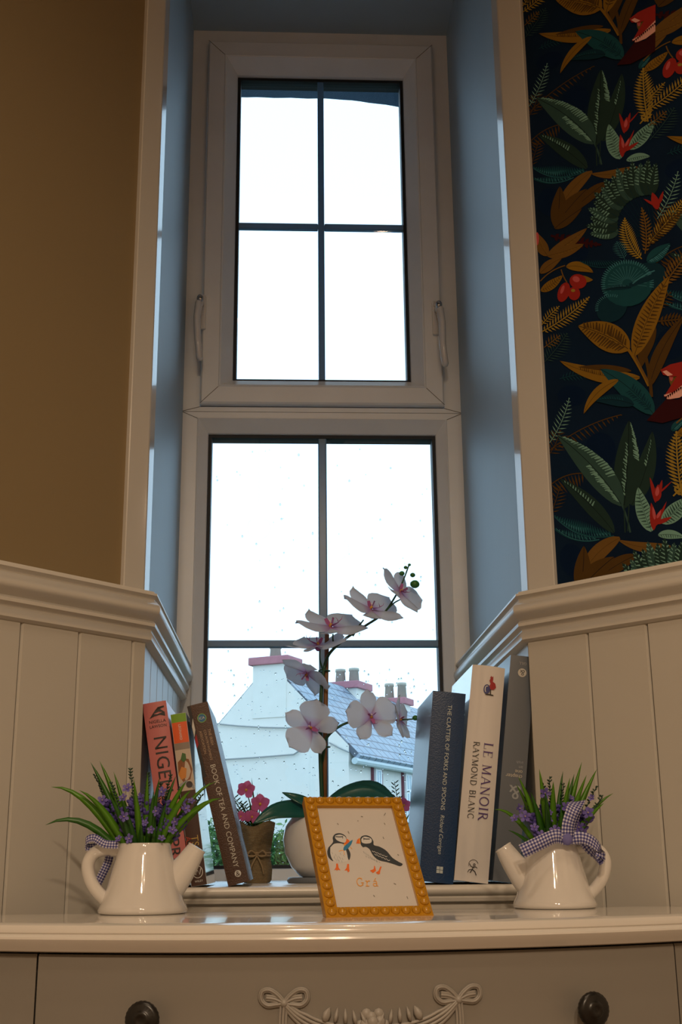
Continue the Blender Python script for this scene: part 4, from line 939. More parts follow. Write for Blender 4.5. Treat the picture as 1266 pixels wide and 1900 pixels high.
# ------------------------------------------------------------------ orchid in a white pot on the sill
OX, OY = at(603, 1560, 1.79).x, 1.79
M_petal = mat('orchid_petal', (.80, .78, .86), .55, .05, 40, trans=.5)
nt = M_petal.node_tree; N = nt.nodes; L = nt.links
uvn = N.new('ShaderNodeUVMap'); spx = N.new('ShaderNodeSeparateXYZ'); L.new(uvn.outputs[0], spx.inputs[0])
rp = N.new('ShaderNodeValToRGB'); rp.color_ramp.elements[0].color = (.55, .28, .62, 1); rp.color_ramp.elements[1].position = .38; rp.color_ramp.elements[1].color = (.74, .80, .92, 1)
L.new(spx.outputs[1], rp.inputs[0])
for l_ in list(nt.links):
    if l_.to_socket.name in ('Base Color', 'Color') and l_.from_node.type == 'MIX': 
        ts = l_.to_socket; nt.links.remove(l_); L.new(rp.outputs[0], ts)
M_lip = mat('orchid_lip', (.34, .05, .26), .5, .3, 200, col2=(.55, .22, .48)); M_lipy = mat('orchid_throat', (.62, .34, .06), .5); M_stem = mat('orchid_stem', (.015, .075, .035), .4, .2)
M_stake = mat('bamboo_stake', (.22, .10, .035), .5, .2); M_oleaf = mat('orchid_leaf', (.012, .10, .085), .28, .15, 25, coat=.2)
def petal_mesh(name, ln, wd, tipr, cup, wav, seed):
    n_, m_ = 9, 7; V = []; F = []; uv = []
    r = random.Random(seed); ph = r.random()*6
    for i in range(n_):
        t = i/(n_-1)
        ww = wd*.5*(.14*(1-t)+math.sqrt(max(0, 1-((t-tipr)/((1-tipr) if t > tipr else tipr*1.02))**2)))*(.45+.55*min(1, t/tipr))+.004
        for j in range(m_):
            s_ = (j/(m_-1)-.5)*2
            x = s_*ww; y = t*ln*(1-.05*s_*s_*t); z = cup*ln*(t*t*.6-.25*s_*s_*t)+wav*ln*math.sin(3.2*t+ph+2*s_)*.5
            V.append((x, y, z)); uv.append((j/(m_-1), t))
    for i in range(n_-1):
        for j in range(m_-1): F.append((i*m_+j, i*m_+j+1, (i+1)*m_+j+1, (i+1)*m_+j))
    me = bpy.data.meshes.new(name); me.from_pydata(V, [], F); me.materials.append(M_petal)
    ul = me.uv_layers.new(name='UVMap')
    for p in me.polygons:
        p.use_smooth = True
        for li in p.loop_indices: ul.data[li].uv = uv[me.loops[li].vertex_index]
    return me
PW = petal_mesh('petal', 1.0, 1.02, .60, .16, .07, 1); PS = petal_mesh('petal', 1.05, .58, .62, .14, .07, 2); PS2 = petal_mesh('petal', 1.0, .54, .62, .26, .12, 3)
def lip_mesh():
    b = B(); b.ball((0, .02, .10), (.07, .07, .10), 10, 6, 1)
    for s_ in (-1, 1):
        b.add([(s_*.03, .05, .06), (s_*.16, .10, .16), (s_*.24, .16, .34), (s_*.12, .14, .38), (s_*.03, .04, .22)], [(0, 1, 2, 3, 4)], 0)
    b.add([(-.05, -.02, .08), (.05, -.02, .08), (.11, -.16, .22), (.06, -.36, .34), (0, -.42, .40), (-.06, -.36, .34), (-.11, -.16, .22), (0, -.18, .17)], [(0, 1, 7), (1, 2, 7), (2, 3, 7), (3, 4, 7), (4, 5, 7), (5, 6, 7), (6, 0, 7)], 0)
    for s_ in (-1, 1): b.tube([(s_*.02, -.40, .40), (s_*.10, -.44, .50), (s_*.16, -.38, .58)], [.02, .012, .004], 5, 0)
    b.ball((0, .10, .18), (.06, .07, .12), 8, 5, 2)
    me = bpy.data.meshes.new('lip'); me.from_pydata([tuple(v) for v in b.V], [], b.F)
    for m_ in (M_lip, M_lipy, mat('orchid_column', (.78, .70, .80), .5)): me.materials.append(m_)
    me.polygons.foreach_set('material_index', b.mi); me.polygons.foreach_set('use_smooth', [True]*len(b.F)); return me
LIP = lip_mesh()
orch = thing('orchid_plant', 'white and pink orchid with tall stem in a round white pot', 'orchid', (OX, OY, ZS))
pp = [(.030, 0), (.036, .002), (.048, .014), (.0575, .034), (.0600, .052), (.0570, .070), (.048, .084), (.040, .091), (.041, .094), (.038, .095), (.036, .090), (.001, .088)]
B().lathe(pp, 48, (OX, OY, ZS+.0075), cap=False).obj('pot', mat('white_glazed_pot', (.80, .80, .80), .18, .02, coat=.3), orch, True)
B().lathe([(.001, 0), (.052, 0), (.054, .003), (.052, .0078), (.001, .0080)], 40, (OX, OY, ZS), cap=False).obj('saucer', mat('grey_saucer', (.16, .18, .21), .4), orch, True)
B().lathe([(.001, .004), (.020, .003), (.036, .0)], 24, (OX, OY, ZS+.096), cap=False).obj('moss', M_sprig, orch, True)
def oat(px, py, dy=0): return at(px, py, OY+dy)
st = [oat(603, 1520), oat(603, 1400), oat(605, 1280), oat(607, 1177)]
B().tube(st, .0034, 8).obj('stake', M_stake, orch, True)
def stemo(pts, r0, r1, par=orch, name='stem'):
    q = smooth([tuple(oat(x, y, d)) for x, y, d in pts], 6); n_ = len(q)
    return B().tube(q, [r0+(r1-r0)*i/(n_-1) for i in range(n_)], 8).obj(name, M_stem, par, True)
stemo([(600, 1520, 0), (596, 1440, -.004), (594, 1360, -.005), (596, 1290, -.006), (600, 1250, -.006), (610, 1215, -.008), (640, 1186, -.012), (680, 1160, -.016), (712, 1138, -.018), (733, 1108, -.02), (748, 1078, -.02), (760, 1046, -.02)], .0032, .0010)
stemo([(601, 1520, .004), (601, 1440, .002), (602, 1385, -.004), (612, 1362, -.010), (645, 1341, -.014), (690, 1338, -.018), (735, 1336, -.018), (770, 1334, -.018)], .0028, .0010)
stemo([(600, 1245, -.006), (594, 1225, -.012), (594, 1205, -.016)], .0014, .0010); stemo([(621, 1203, -.010), (618, 1187, -.014), (618, 1176, -.016)], .0014, .0010)
stemo([(655, 1180, -.012), (664, 1165, -.018), (675, 1150, -.022)], .0014, .0010); stemo([(712, 1138, -.018), (730, 1120, -.024), (744, 1112, -.026)], .0014, .0010)
for py in (1245, 1386):
    c = oat(602, py); B().tube([c+Vector((.008*math.cos(q*.5), .008*math.sin(q*.5), .0006*math.sin(q))) for q in range(13)], .0013, 6).obj('clip', M_stem, orch, True)
def flower(px, py, dy, r, face, roll, spread=(1, 1, 1, 1, 1)):
    c = oat(px, py, dy); f = Vector(face).normalized(); up = Z-f*f.z; up.normalize(); rt_ = up.cross(f)
    Mb = Matrix(((rt_.x, up.x, f.x, 0), (rt_.y, up.y, f.y, 0), (rt_.z, up.z, f.z, 0), (0, 0, 0, 1)))
    M = Matrix.Translation(c) @ Mb @ Matrix.Rotation(D2R(roll), 4, 'Z') @ Matrix.Scale(r, 4)
    fl = B().ball((0, 0, -.04), (.09, .09, .10), 8, 5).xf(M).obj('flower', M_lip, orch, True)
    for k, (ang, me, tilt, zo) in enumerate(((0, PS, 8, -.03), (72, PW, 4, .02), (-72, PW, 4, .03), (142, PS2, 6, -.02), (-142, PS2, 6, -.01))):
        inst('petal', me, fl, M @ Matrix.Rotation(D2R(ang), 4, 'Z') @ Matrix.Translation((0, .02, zo)) @ Matrix.Rotation(D2R(tilt*spread[k]), 4, 'X'))
    inst('lip', LIP, fl, M @ Matrix.Scale(.72, 4))
flower(742, 1099, -.026, .0440, (.62, -.50, .45), -35)
flower(688, 1132, -.024, .0495, (.35, -.60, .80), 12, (1, 2, 2, 1, 1))
flower(614, 1166, -.018, .0560, (.10, -.48, .88), 25)
flower(590, 1200, -.016, .0500, (-.15, -.36, .92), -30)
flower(570, 1248, -.014, .0420, (-.45, -.30, -.75), 155)
flower(578, 1351, -.020, .0420, (-.10, -.92, .05), 60, (1, 1, 3, 1, 1))
flower(689, 1332, -.024, .0400, (.15, -.95, .15), 8)
flower(741, 1336, -.022, .0340, (.92, -.35, .12), 5)
for px, py, r in ((770, 1084, .0072), (766, 1067, .0040), (746, 1064, .0042), (753, 1053, .0030), (760, 1048, .0024), (771, 1332, .0045)):
    B().ball(oat(px, py, -.02), (r, r*.9, r*.85), 12, 8).obj('bud', mat('green_bud', (.03, .16, .03), .4, .2), orch, True)
def oleaf(pts, wd, tilt, m=M_oleaf):
    P = [Vector(p) for p in smooth([tuple(oat(*p)) for p in pts], 5)]; n_ = len(P); V = []; F = []
    for i, p in enumerate(P):
        t = i/(n_-1); tg = (P[min(i+1, n_-1)]-P[max(i-1, 0)]).normalized(); s_ = tg.cross(Vector(tilt)).normalized(); nn = s_.cross(tg)
        ww = wd*(math.sin(math.pi*min(1, t*.80+.16))**.6)*(1-t**5)+.0006
        for q in (-1, -.5, 0, .5, 1): V.append(p+s_*q*ww/2+nn*(abs(q)*ww*.10))
        for q in (1, .5, 0, -.5, -1): V.append(p+s_*q*ww/2+nn*(abs(q)*ww*.10-.0013))
    for i in range(n_-1):
        for k in range(10): F.append((i*10+k, i*10+(k+1) % 10, (i+1)*10+(k+1) % 10, (i+1)*10+k))
    F += [tuple(range(10)), tuple((n_-1)*10+k for k in range(9, -1, -1))]
    return fixn(mk('leaf', V, F, m, orch, True))
oleaf([(596, 1505, -.01), (560, 1502, -.03), (510, 1507, -.05), (470, 1528, -.06)], .030, (0, -.85, .5))
oleaf([(598, 1508, -.012), (575, 1492, -.03), (548, 1480, -.035), (524, 1470, -.03)], .016, (0, -.8, .6))
oleaf([(606, 1508, .0), (640, 1484, .0), (685, 1472, .0), (735, 1492, .0)], .036, (0, -.75, .65))
oleaf([(606, 1506, .012), (650, 1476, .03), (700, 1466, .04), (745, 1500, .05)], .034, (0, -.8, .6))
oleaf([(606, 1508, -.006), (640, 1500, -.03), (670, 1500, -.05), (700, 1515, -.06)], .028, (0, -.6, .8))

# ------------------------------------------------------------------ two small burlap-wrapped pots with pink flowers
mbur = mat('burlap', (.34, .25, .13), .95, .5, 500, .8, 700)
nt = mbur.node_tree; N = nt.nodes; L = nt.links
tcb = N.new('ShaderNodeTexCoord'); wv = N.new('ShaderNodeTexWave'); wv.inputs['Scale'].default_value = 260; wv.bands_direction = 'Z'; wv.inputs['Distortion'].default_value = 1.5; L.new(tcb.outputs['Object'], wv.inputs[0])
bpn = [n_ for n_ in N if n_.type == 'BUMP'][0]; L.new(wv.outputs[1], bpn.inputs['Height'])
M_pink = mat('pink_petal', (.62, .14, .36), .5, .2, 80, trans=.25)
def burlap_pot(label, px, py, Y, hh, rr_, flowers, sprigs, blades_, seed):
    r = random.Random(seed); base = onz(px, py, ZS); base = Vector((at(px, py, Y).x, Y, ZS))
    t = thing('burlap_flower_pot', label, 'flower pot', tuple(base), 'burlap wrapped flower pots')
    n_ = 32; prz = [(.80, 0), (.92, .05), (.97, .22), (.86, .40), (.80, .47), (.88, .55), (1.0, .72), (1.12, .90), (1.2, 1.0), (1.12, .985), (.85, .85), (.02, .80)]
    V = []; F = []
    for i, (a, z) in enumerate(prz):
        for k in range(n_):
            q = 2*math.pi*k/n_; w_ = 1+.06*math.sin(q*7+z*4)*(1 if i < 10 else .3)+.03*math.sin(q*13); zz = z*hh*(1+.05*math.sin(q*3+seed) if z > .8 and i < 10 else 1)
            V.append(base+Vector((a*rr_*w_*math.cos(q), a*rr_*w_*math.sin(q), zz+.0003)))
    for i in range(len(prz)-1):
        for k in range(n_): F.append((i*n_+k, i*n_+(k+1) % n_, (i+1)*n_+(k+1) % n_, (i+1)*n_+k))
    mk('burlap_wrap', V, F, mbur, t, True)
    for dz in (0, .0035): 
        B().tube([base+Vector((rr_*.88*math.cos(q*.2618), rr_*.88*math.sin(q*.2618), hh*.46+dz)) for q in range(25)], .0018, 6).obj('twine', mat('twine', (.28, .20, .11), .9, .3, 300), t, True)
    for s_ in (-1, 1):
        kp = base+Vector((0, -rr_*.92, hh*.47))
        B().tube([kp+Vector(v) for v in smooth([(0, 0, 0), (s_*.008, -.004, .006), (s_*.013, -.004, 0), (s_*.006, -.003, -.002), (0, 0, 0), (s_*.007, -.003, -.014), (s_*.010, -.002, -.026)], 5)], .0014, 6).obj('twine_bow', mat('twine', (0, 0, 0)), t, True)
    tp = base+Z*hh*.82
    for fx_, fy_, fr_ in flowers:
        c = at(fx_, fy_, Y-.012); B().tube([tp, (tp+c)/2+Vector((0, -.004, .004)), c], [.0011, .0010, .0008], 5).obj('stem', M_stem, t, True)
        b = B()
        for k in range(5):
            q = 2*math.pi*k/5+r.random()*.4; a = Vector((math.cos(q), -.35, math.sin(q)*.75+.25)).normalized(); s_ = a.cross(Vector((0, 1, .3))).normalized(); nn = s_.cross(a)
            for (u0, w0), (u1, w1) in zip([(0, .1), (.3, .42), (.65, .5), (.9, .3)], [(.3, .42), (.65, .5), (.9, .3), (1.05, .03)]):
                P = [c+a*fr_*u+s_*fr_*w_*e+nn*fr_*.2*u*u for u, w_, e in ((u0, w0, -1), (u0, w0, 1), (u1, w1, 1), (u1, w1, -1))]; b.add(P, [(0, 1, 2, 3)])
        b.ball(c, fr_*.18, 8, 5, 1); b.obj('flower', [M_pink, M_lipy], t, True)
    for sx, sy in sprigs:
        c = at(sx, sy, Y); b = B().tube([tp, (tp*.5+c*.5)+Vector((.002, 0, .004)), c], [.0009, .0008, .0004], 5)
        for k in range(16):
            q = .35+.65*k/16; p = tp.lerp(c, q); a = Vector((1 if k % 2 else -1, r.uniform(-.6, .4), .8)).normalized(); b.ball(p+a*.0045, (.0011, .0009, .0042), 5, 3, 0, Z.rotation_difference(a).to_matrix())
        b.obj('sprig', M_sprig, t, True)
    for bx, by, wd in blades_: blade('leaf', tp+Vector((r.uniform(-.006, .006), 0, -.004)), at(bx, by, Y-.006), wd, .06, LF[r.randrange(2)], t)
burlap_pot('burlap wrapped pot of pink flowers between the brown book and the orchid', 477, 1637, 1.82, .082, .0215,
           [(457, 1466, .013), (483, 1492, .014), (468, 1516, .011), (447, 1515, .008)], [(433, 1478), (440, 1500), (450, 1490), (442, 1525)], [(467, 1443, .003), (478, 1470, .004), (528, 1478, .002), (463, 1490, .005), (490, 1500, .005)], 4)
burlap_pot('burlap wrapped flower pot mostly hidden behind the yellow picture frame', 744, 1637, 1.95, .090, .0215,
           [(750, 1494, .011), (728, 1512, .010)], [(732, 1450), (740, 1480)], [(722, 1505, .004), (760, 1510, .004)], 8)
# ------------------------------------------------------------------ botanical wallpaper print on the right wall (flat print, half-drop repeat)
PCOL = {}
def pcl(name, r, g, b, rough=.8):
    c = sl(r, g, b); f = (.32, .24, .16)
    PCOL[name] = mat('paper_'+name, tuple(min(.85, .45*a/q) for a, q in zip(c, f)), rough, .10, 60, spec=.1); return PCOL[name]
pcl('ochre', 112, 72, 14); pcl('brown', 66, 40, 10); pcl('rust', 92, 58, 18); pcl('dkgreen', 26, 38, 27); pcl('green', 40, 56, 42); pcl('sage', 96, 118, 90); pcl('mint', 104, 128, 100)
pcl('teal', 18, 52, 48); pcl('tealhi', 52, 92, 84); pcl('dkteal', 10, 34, 36); pcl('red', 128, 28, 18); pcl('coral', 160, 62, 52); pcl('maroon', 44, 8, 8); pcl('peach', 196, 128, 98); pcl('navy', 2, 16, 30); pcl('gold', 128, 92, 26); pcl('ink', 4, 8, 12)
PN = list(PCOL); PMAT = [PCOL[k] for k in PN]
EL = []                                   # (points in wall coords u,z ; colour)
def wuv(px, py):
    P = onp(px, py, PR, nR); return ((P-PR).dot(dR), P.z)
def c2(x, y): return wuv(960+.2417*x, 360+.2417*y)
def c3(x, y): return wuv(960+.2417*x, 720+.2417*y)
def bez(a, b, bend, n):
    ax, ay = a; bx, by = b; mx, my = (ax+bx)/2-(by-ay)*bend, (ay+by)/2+(bx-ax)*bend; o = []
    for i in range(n+1):
        t = i/n; o.append((ax*(1-t)**2+2*mx*t*(1-t)+bx*t*t, ay*(1-t)**2+2*my*t*(1-t)+by*t*t))
    return o
def frame_(P, i):
    a = P[max(i-1, 0)]; c = P[min(i+1, len(P)-1)]; t = Vector((c[0]-a[0], c[1]-a[1])); t.normalize(); return t, Vector((-t.y, t.x))
def emit(cf, pts, col): EL.append(([cf(*p) for p in pts], col))
def wleaf(cf, base, tip, w_, col, bend=0, hi=None, hicol='sage', nst=14, rib='ink', shape=.8):
    """hi: list of (side, t0, t1, reach0, reach1) brush strokes"""
    n_ = 14; P = bez(base, tip, bend, n_); Lh = []; Rh = []; half = lambda t: w_*.5*(math.sin(math.pi*min(1, t**shape*.97+.03))**.8)
    for i, p in enumerate(P):
        t, nn = frame_(P, i); h = half(i/n_); Lh.append((p[0]+nn.x*h, p[1]+nn.y*h)); Rh.append((p[0]-nn.x*h, p[1]-nn.y*h))
    for i in range(n_): emit(cf, [Lh[i], Lh[i+1], P[i+1], P[i]], col); emit(cf, [P[i], P[i+1], Rh[i+1], Rh[i]], col)
    if rib: stroke(cf, P, max(3, w_*.02), rib)
    r = random.Random(int(base[0]*7+tip[1]))
    for sd, t0, t1, r0, r1 in (hi or []):
        for k in range(nst):
            tt = t0+(t1-t0)*k/nst; i = min(n_-1, max(0, int(tt*n_))); t, nn = frame_(P, i); p = P[i]; f = tt*n_-i; q = P[i+1]; p = (p[0]+(q[0]-p[0])*f, p[1]+(q[1]-p[1])*f)
            h = half(tt)*sd; a = r0+r.uniform(-.05, .05); b = r1+r.uniform(-.15, .05); sk = w_*.10; wd = w_*.045*r.uniform(.6, 1.5)
            A = (p[0]+nn.x*h*a, p[1]+nn.y*h*a); Bq = (p[0]+nn.x*h*b+t.x*sk, p[1]+nn.y*h*b+t.y*sk)
            emit(cf, [(A[0]-t.x*wd, A[1]-t.y*wd), (Bq[0]-t.x*wd*.4, Bq[1]-t.y*wd*.4), (Bq[0]+t.x*wd*.4, Bq[1]+t.y*wd*.4), (A[0]+t.x*wd, A[1]+t.y*wd)], hicol)
def stroke(cf, P, w_, col):
    for i in range(len(P)-1):
        t, nn = frame_(P, i); t2, n2 = frame_(P, i+1); a, b = P[i], P[i+1]; h = w_/2
        emit(cf, [(a[0]+nn.x*h, a[1]+nn.y*h), (b[0]+n2.x*h, b[1]+n2.y*h), (b[0]-n2.x*h, b[1]-n2.y*h), (a[0]-nn.x*h, a[1]-nn.y*h)], col)
def wfern(cf, base, tip, n_, ln, col, bend=0, sides=(1, -1), lean=.6, wd=9, rib=True):
    P = bez(base, tip, bend, n_)
    if rib: stroke(cf, P, wd*.6, col)
    for i in range(1, n_+1):
        t, nn = frame_(P, i); k = ln*(math.sin(math.pi*(i/n_*.85+.12)))
        for sd in sides:
            d = (nn*sd+t*lean).normalized(); p = P[i]; e = (p[0]+d.x*k, p[1]+d.y*k); m_ = (p[0]+d.x*k*.45, p[1]+d.y*k*.45); q = Vector((-d.y, d.x))*wd*.5
            emit(cf, [p, (m_[0]+q.x, m_[1]+q.y), e, (m_[0]-q.x, m_[1]-q.y)], col)
def ell(cf, cx, cy, rx, ry, col, rot=0, n_=20):
    c, s_ = math.cos(D2R(rot)), math.sin(D2R(rot)); emit(cf, [(cx+rx*math.cos(6.2832*k/n_)*c-ry*math.sin(6.2832*k/n_)*s_, cy+rx*math.cos(6.2832*k/n_)*s_+ry*math.sin(6.2832*k/n_)*c) for k in range(n_)], col)
# dim blue patches of the ground
for cf, a in ((c3, (1060, 600, 110, 150)), (c3, (960, 1300, 150, 90)), (c2, (420, 440, 130, 90)), (c2, (1180, 1150, 110, 120)), (c3, (640, 480, 120, 140)), (c2, (250, 60, 90, 110)), (c3, (420, 60, 110, 80)), (c3, (450, 1340, 90, 60))): ell(cf, *a, 'navy')
# --- lower half
wfern(c3, (250, 480), (800, 205), 16, 90, 'brown', -.12, (1,), .3, 12); wfern(c3, (240, 520), (330, 330), 8, 120, 'brown', .1)
wfern(c3, (240, 760), (560, 660), 12, 150, 'brown', -.25, (1, ), .1, 14); wfern(c3, (250, 420), (400, 80), 12, 70, 'sage', .1, wd=8); wfern(c3, (260, 980), (330, 760), 8, 90, 'brown', 0)
wleaf(c3, (745, 1110), (325, 695), 120, 'dkgreen', .08, [(1, .45, .95, .1, .7)], 'sage', 12)
wleaf(c3, (880, 900), (1040, 330), 150, 'dkgreen', .10, [(-1, .55, .9, .05, .35)], 'sage', 9)
wleaf(c3, (822, 920), (860, 245), 200, 'dkgreen', .02, [(1, .55, .97, .95, .55), (-1, .15, .75, .05, .35)], 'sage', 16)
wleaf(c3, (805, 900), (310, 365), 200, 'green', .10, [(1, .30, .95, .98, .5), (-1, .05, .55, .08, .5)], 'sage', 20)
stroke(c3, bez((805, 890), (870, 1110), -.05, 6), 14, 'green'); stroke(c3, bez((822, 900), (830, 1110), 0, 5), 10, 'dkgreen'); stroke(c3, bez((860, 900), (850, 1100), 0, 5), 9, 'dkgreen')
wfern(c3, (745, 1135), (290, 990), 22, 80, 'tealhi', -.28, (1,), .5, 7); wfern(c3, (745, 1135), (290, 985), 24, 105, 'teal', -.27, (1,), .3, 15)
wfern(c3, (632, 1165), (290, 1085), 18, 75, 'teal', -.25, (1,), .4, 12); wfern(c3, (632, 1162), (300, 1080), 12, 55, 'tealhi', -.26, (1,), .5, 5)
wleaf(c3, (1180, 1215), (775, 1165), 80, 'rust', -.16, rib='brown'); wleaf(c3, (790, 1150), (485, 1500), 120, 'rust', .22, rib='brown'); wleaf(c3, (910, 1285), (580, 1500), 110, 'brown', .08, rib='ink')
wleaf(c3, (1035, 1100), (930, 760), 120, 'sage', -.08, [(1, .1, .9, .1, .9), (-1, .1, .9, .1, .9)], 'green', 11, 'dkgreen'); wleaf(c3, (1110, 1035), (1330, 830), 130, 'sage', .06, [(1, .1, .9, .1, .9), (-1, .1, .9, .1, .9)], 'green', 11, 'dkgreen')
wleaf(c3, (1085, 1130), (1290, 1150), 70, 'sage', -.15, [(1, .1, .9, .1, .9)], 'green', 9, 'dkgreen')
for a, b, w_ in (((1050, 1090), (1030, 880), 50), ((1055, 1060), (1110, 930), 46), ((1060, 1050), (1150, 870), 22), ((1065, 1040), (1190, 990), 34), ((1065, 880), (1020, 685), 30), ((1070, 870), (1085, 740), 62), ((1080, 830), (1115, 705), 30), ((1085, 810), (1190, 715), 14)): wleaf(c3, a, b, w_, 'red', .04, rib=None)
for a, b, w_ in (((1058, 1010), (1042, 910), 24), ((1075, 1000), (1105, 940), 22), ((1072, 830), (1082, 755), 30)): wleaf(c3, a, b, w_, 'coral', .04, rib=None)
wfern(c3, (1270, 830), (1225, 340), 18, 110, 'gold', -.05, wd=20); wfern(c3, (1200, 830), (1290, 740), 4, 60, 'gold', 0, wd=20); wleaf(c3, (1190, 330), (1290, 240), 60, 'teal', -.1, [(1, .2, .9, .1, .9)], 'tealhi', 8)
# --- upper half
wleaf(c2, (300, 260), (330, -60), 120, 'brown', .05, rib='ink'); wleaf(c2, (300, 240), (540, -40), 120, 'brown', -.05, rib='ink'); wleaf(c2, (290, 265), (500, 110), 90, 'brown', -.04, rib='ink')
wfern(c2, (260, 320), (640, 390), 10, 60, 'maroon', .05, wd=30)
for tip, w_ in (((155, 300), 90), ((540, 262), 85), ((515, 385), 90)): wleaf(c2, (235, 475), tip, w_, 'rust', .06 if tip[0] > 200 else -.1, [(1, .2, .9, .05, .3)], 'ochre', 8, 'brown')
wleaf(c2, (180, 610), (345, 495), 75, 'rust', -.12, rib='brown'); stroke(c2, bez((180, 670), (370, 550), -.15, 8), 9, 'rust'); stroke(c2, bez((340, 580), (385, 680), .1, 5), 9, 'rust')
wleaf(c2, (380, 560), (588, 605), 75, 'ochre', -.22, rib='brown'); wleaf(c2, (185, 745), (352, 625), 70, 'ochre', .08, [(1, .1, .9, .1, .9), (-1, .1, .9, .1, .9)], 'brown', 9, 'brown'); wleaf(c2, (470, 640), (585, 660), 50, 'ochre', .1, rib=None)
ell(c2, 440, 765, 46, 52, 'red'); ell(c2, 470, 672, 66, 56, 'red', 10); ell(c2, 360, 755, 44, 78, 'red', 20); ell(c2, 455, 655, 28, 22, 'coral', 20); ell(c2, 350, 735, 12, 34, 'coral', 20); ell(c2, 432, 742, 16, 12, 'gold')
ell(c2, 156, 345, 14, 50, 'coral')
for k in range(15):
    q = D2R(168+k*7.6); rr0 = 235; rr1 = 455+25*(k % 2); cx_, cy_ = 1010, 235
    wleaf(c2, (cx_+rr0*math.cos(q), cy_+rr0*.95*math.sin(q)), (cx_+rr1*math.cos(q+.06), cy_+rr1*1.05*math.sin(q+.06)), 105, 'dkgreen' if k % 3 else 'green', -.06, [(1, .35, .98, .30, .95), (-1, .35, .98, .30, .95)], 'sage', 7, None, .7)
for k in range(12): stroke(c2, bez((930+12*k, 330), (1010+300*math.cos(D2R(170+k*9)), 235+300*math.sin(D2R(170+k*9))), .05, 6), 3, 'dkteal')
wfern(c2, (960, 500), (830, 190), 18, 80, 'gold', -.22, wd=14); wfern(c2, (985, 460), (960, 110), 14, 60, 'rust', .12, wd=16); wfern(c2, (1010, 380), (1290, 30), 20, 80, 'gold', .04, wd=13); wfern(c2, (1010, 400), (1280, 130), 14, 70, 'brown', -.1, wd=16)
for a, b, w_ in (((1080, 120), (1040, -10), 60), ((1060, 90), (975, 40), 20), ((1090, 80), (1125, -20), 26)): wleaf(c2, a, b, w_, 'red', .03, rib=None)
wfern(c2, (830, 510), (490, 520), 18, 70, 'teal', -.30, (1,), .5, 8); wfern(c2, (830, 505), (770, 370), 10, 70, 'tealhi', 0, wd=5)
ell(c2, 730, 880, 125, 100, 'dkteal', -35); ell(c2, 1000, 640, 150, 110, 'dkteal', -20); ell(c2, 850, 690, 195, 175, 'teal', -10); wleaf(c2, (1000, 520), (1180, 380), 100, 'teal', .05, [(1, .1, .95, .1, .9)], 'tealhi', 14)
for k in range(40):
    q = math.radians(150+k*5.6); r0, r1 = .25, 1.0; a = (850+195*.88*math.cos(q), 690+175*.88*math.sin(q)); b = (850+200*1.02*math.cos(q), 690+180*1.02*math.sin(q)); stroke(c2, [a, b], 6, 'tealhi')
    if k % 2: stroke(c2, [(850+40*math.cos(q), 690+36*math.sin(q)), (850+150*math.cos(q), 690+136*math.sin(q))], 3, 'tealhi')
for k in range(16):
    q = math.radians(170+k*8); stroke(c2, [(730+105*math.cos(q), 880+90*math.sin(q)), (730+128*math.cos(q), 880+110*math.sin(q))], 5, 'tealhi')
wleaf(c2, (880, 720), (650, 745), 40, 'dkteal', .1, [(1, .2, .95, .3, 1.1)], 'tealhi', 16); emit(c2, [(860, 690), (1100, 590), (1110, 640), (870, 720)], 'dkteal'); stroke(c2, bez((890, 690), (1060, 590), -.1, 8), 9, 'tealhi')
wfern(c2, (190, 1060), (555, 795), 18, 75, 'gold', .08, wd=13); wfern(c2, (190, 1010), (325, 865), 9, 50, 'gold', -.05, wd=10); wfern(c2, (215, 1290), (385, 1075), 12, 110, 'green', .05, wd=6); wfern(c2, (210, 1180), (330, 1090), 6, 60, 'rust', 0, wd=10)
wfern(c2, (330, 1420), (620, 1370), 12, 60, 'teal', -.05, wd=6); wfern(c2, (1130, 700), (1290, 480), 10, 90, 'rust', 0, wd=18); wfern(c2, (1060, 880), (1180, 760), 6, 90, 'brown', 0, wd=12); wfern(c2, (1080, 980), (1290, 960), 8, 70, 'brown', 0, wd=20)
wleaf(c2, (1060, 1010), (960, 1330), 120, 'brown', .15, rib=None); wleaf(c2, (1020, 1480), (1290, 940), 110, 'brown', -.12, rib='ink')
wleaf(c2, (862, 1195), (470, 1015), 215, 'ochre', .10, [(1, .1, .92, .1, .85), (-1, .1, .92, .1, .85)], 'brown', 16, 'ink'); wleaf(c2, (905, 1240), (1175, 628), 160, 'ochre', -.06, [(1, .1, .9, .1, .8), (-1, .1, .9, .1, .8)], 'brown', 18, 'ink')
wleaf(c2, (945, 1410), (330, 1282), 110, 'ochre', -.14, [(1, .3, .75, .05, .6)], 'brown', 18, 'brown'); wleaf(c2, (880, 1360), (470, 1330), 50, 'brown', .04, rib=None)
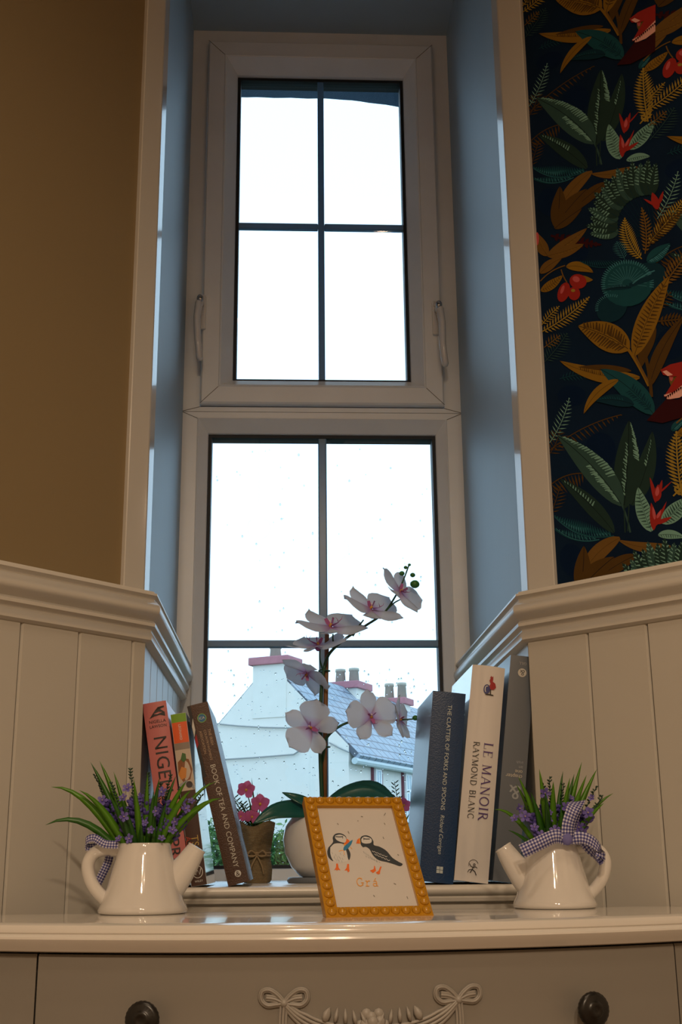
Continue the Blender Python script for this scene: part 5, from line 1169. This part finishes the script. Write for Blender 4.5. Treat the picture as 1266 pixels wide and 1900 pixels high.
stroke(c2, bez((855, 1190), (1015, 1475), -.04, 8), 22, 'ochre'); stroke(c2, bez((905, 1235), (1030, 1480), .02, 8), 16, 'rust'); stroke(c2, bez((990, 1250), (1035, 1560), -.05, 8), 26, 'brown')
wleaf(c2, (1050, 1690), (640, 1345), 170, 'teal', .12, [(1, .1, .5, .1, .6), (-1, .1, .5, .1, .6)], 'dkteal', 10, 'ink'); wleaf(c2, (900, 1620), (600, 1590), 90, 'dkteal', .15, [(1, .3, .9, .2, .6)], 'teal', 10)
wleaf(c2, (780, 1430), (515, 1690), 75, 'ochre', .22, rib='brown')
# red bird diving at the right
emit(c2, [(1266, 1290), (1180, 1310), (1105, 1352), (1125, 1390), (1195, 1405), (1230, 1400), (1180, 1480), (1130, 1560), (1200, 1545), (1330, 1420), (1330, 1280)], 'red'); emit(c2, [(1120, 1365), (1150, 1355), (1200, 1390), (1160, 1400)], 'peach')
emit(c2, [(1330, 1420), (1210, 1520), (1130, 1545), (1160, 1580), (1250, 1565), (1330, 1520)], 'peach'); emit(c2, [(1150, 1575), (1000, 1740), (1120, 1760), (1330, 1700), (1330, 1530), (1240, 1580)], 'maroon')
for k in range(12): emit(c2, [(1140+16*k, 1555-10*k), (1150+16*k, 1580-10*k), (1158+16*k, 1552-10*k)], 'maroon')
# lay the tile out over the whole wall above the rail
VP = .520; UP_ = .186
V = []; F = []; MI = []; nidx = {k: i for i, k in enumerate(PN)}
UMAX, ZMIN, ZMAX = 1.62, ZR0+.012, CEIL-.002
for ku in range(0, 9):
    for kz in range(-1, 5):
        du = UP_*ku; dz = VP*kz+(VP/2 if ku % 2 else 0)
        for j, (pts, col) in enumerate(EL):
            P = [(a+du, b+dz) for a, b in pts]
            if ku == 0 and max(p[0] for p in P) > .30: pass
            if min(p[1] for p in P) < ZMIN or max(p[1] for p in P) > ZMAX or max(p[0] for p in P) > UMAX or min(p[0] for p in P) < .012+(0 if ku == 0 else 0): continue
            off = .0002+j*3e-7+ku*1e-5+(kz+1)*4e-6
            base = len(V); V += [PR+dR*a+nR*off+Z*b for a, b in P]; F.append(tuple(range(base, base+len(P)))); MI.append(nidx[col])
wp = mk('wallpaper_print', V, F, PMAT, wr, mi=MI)
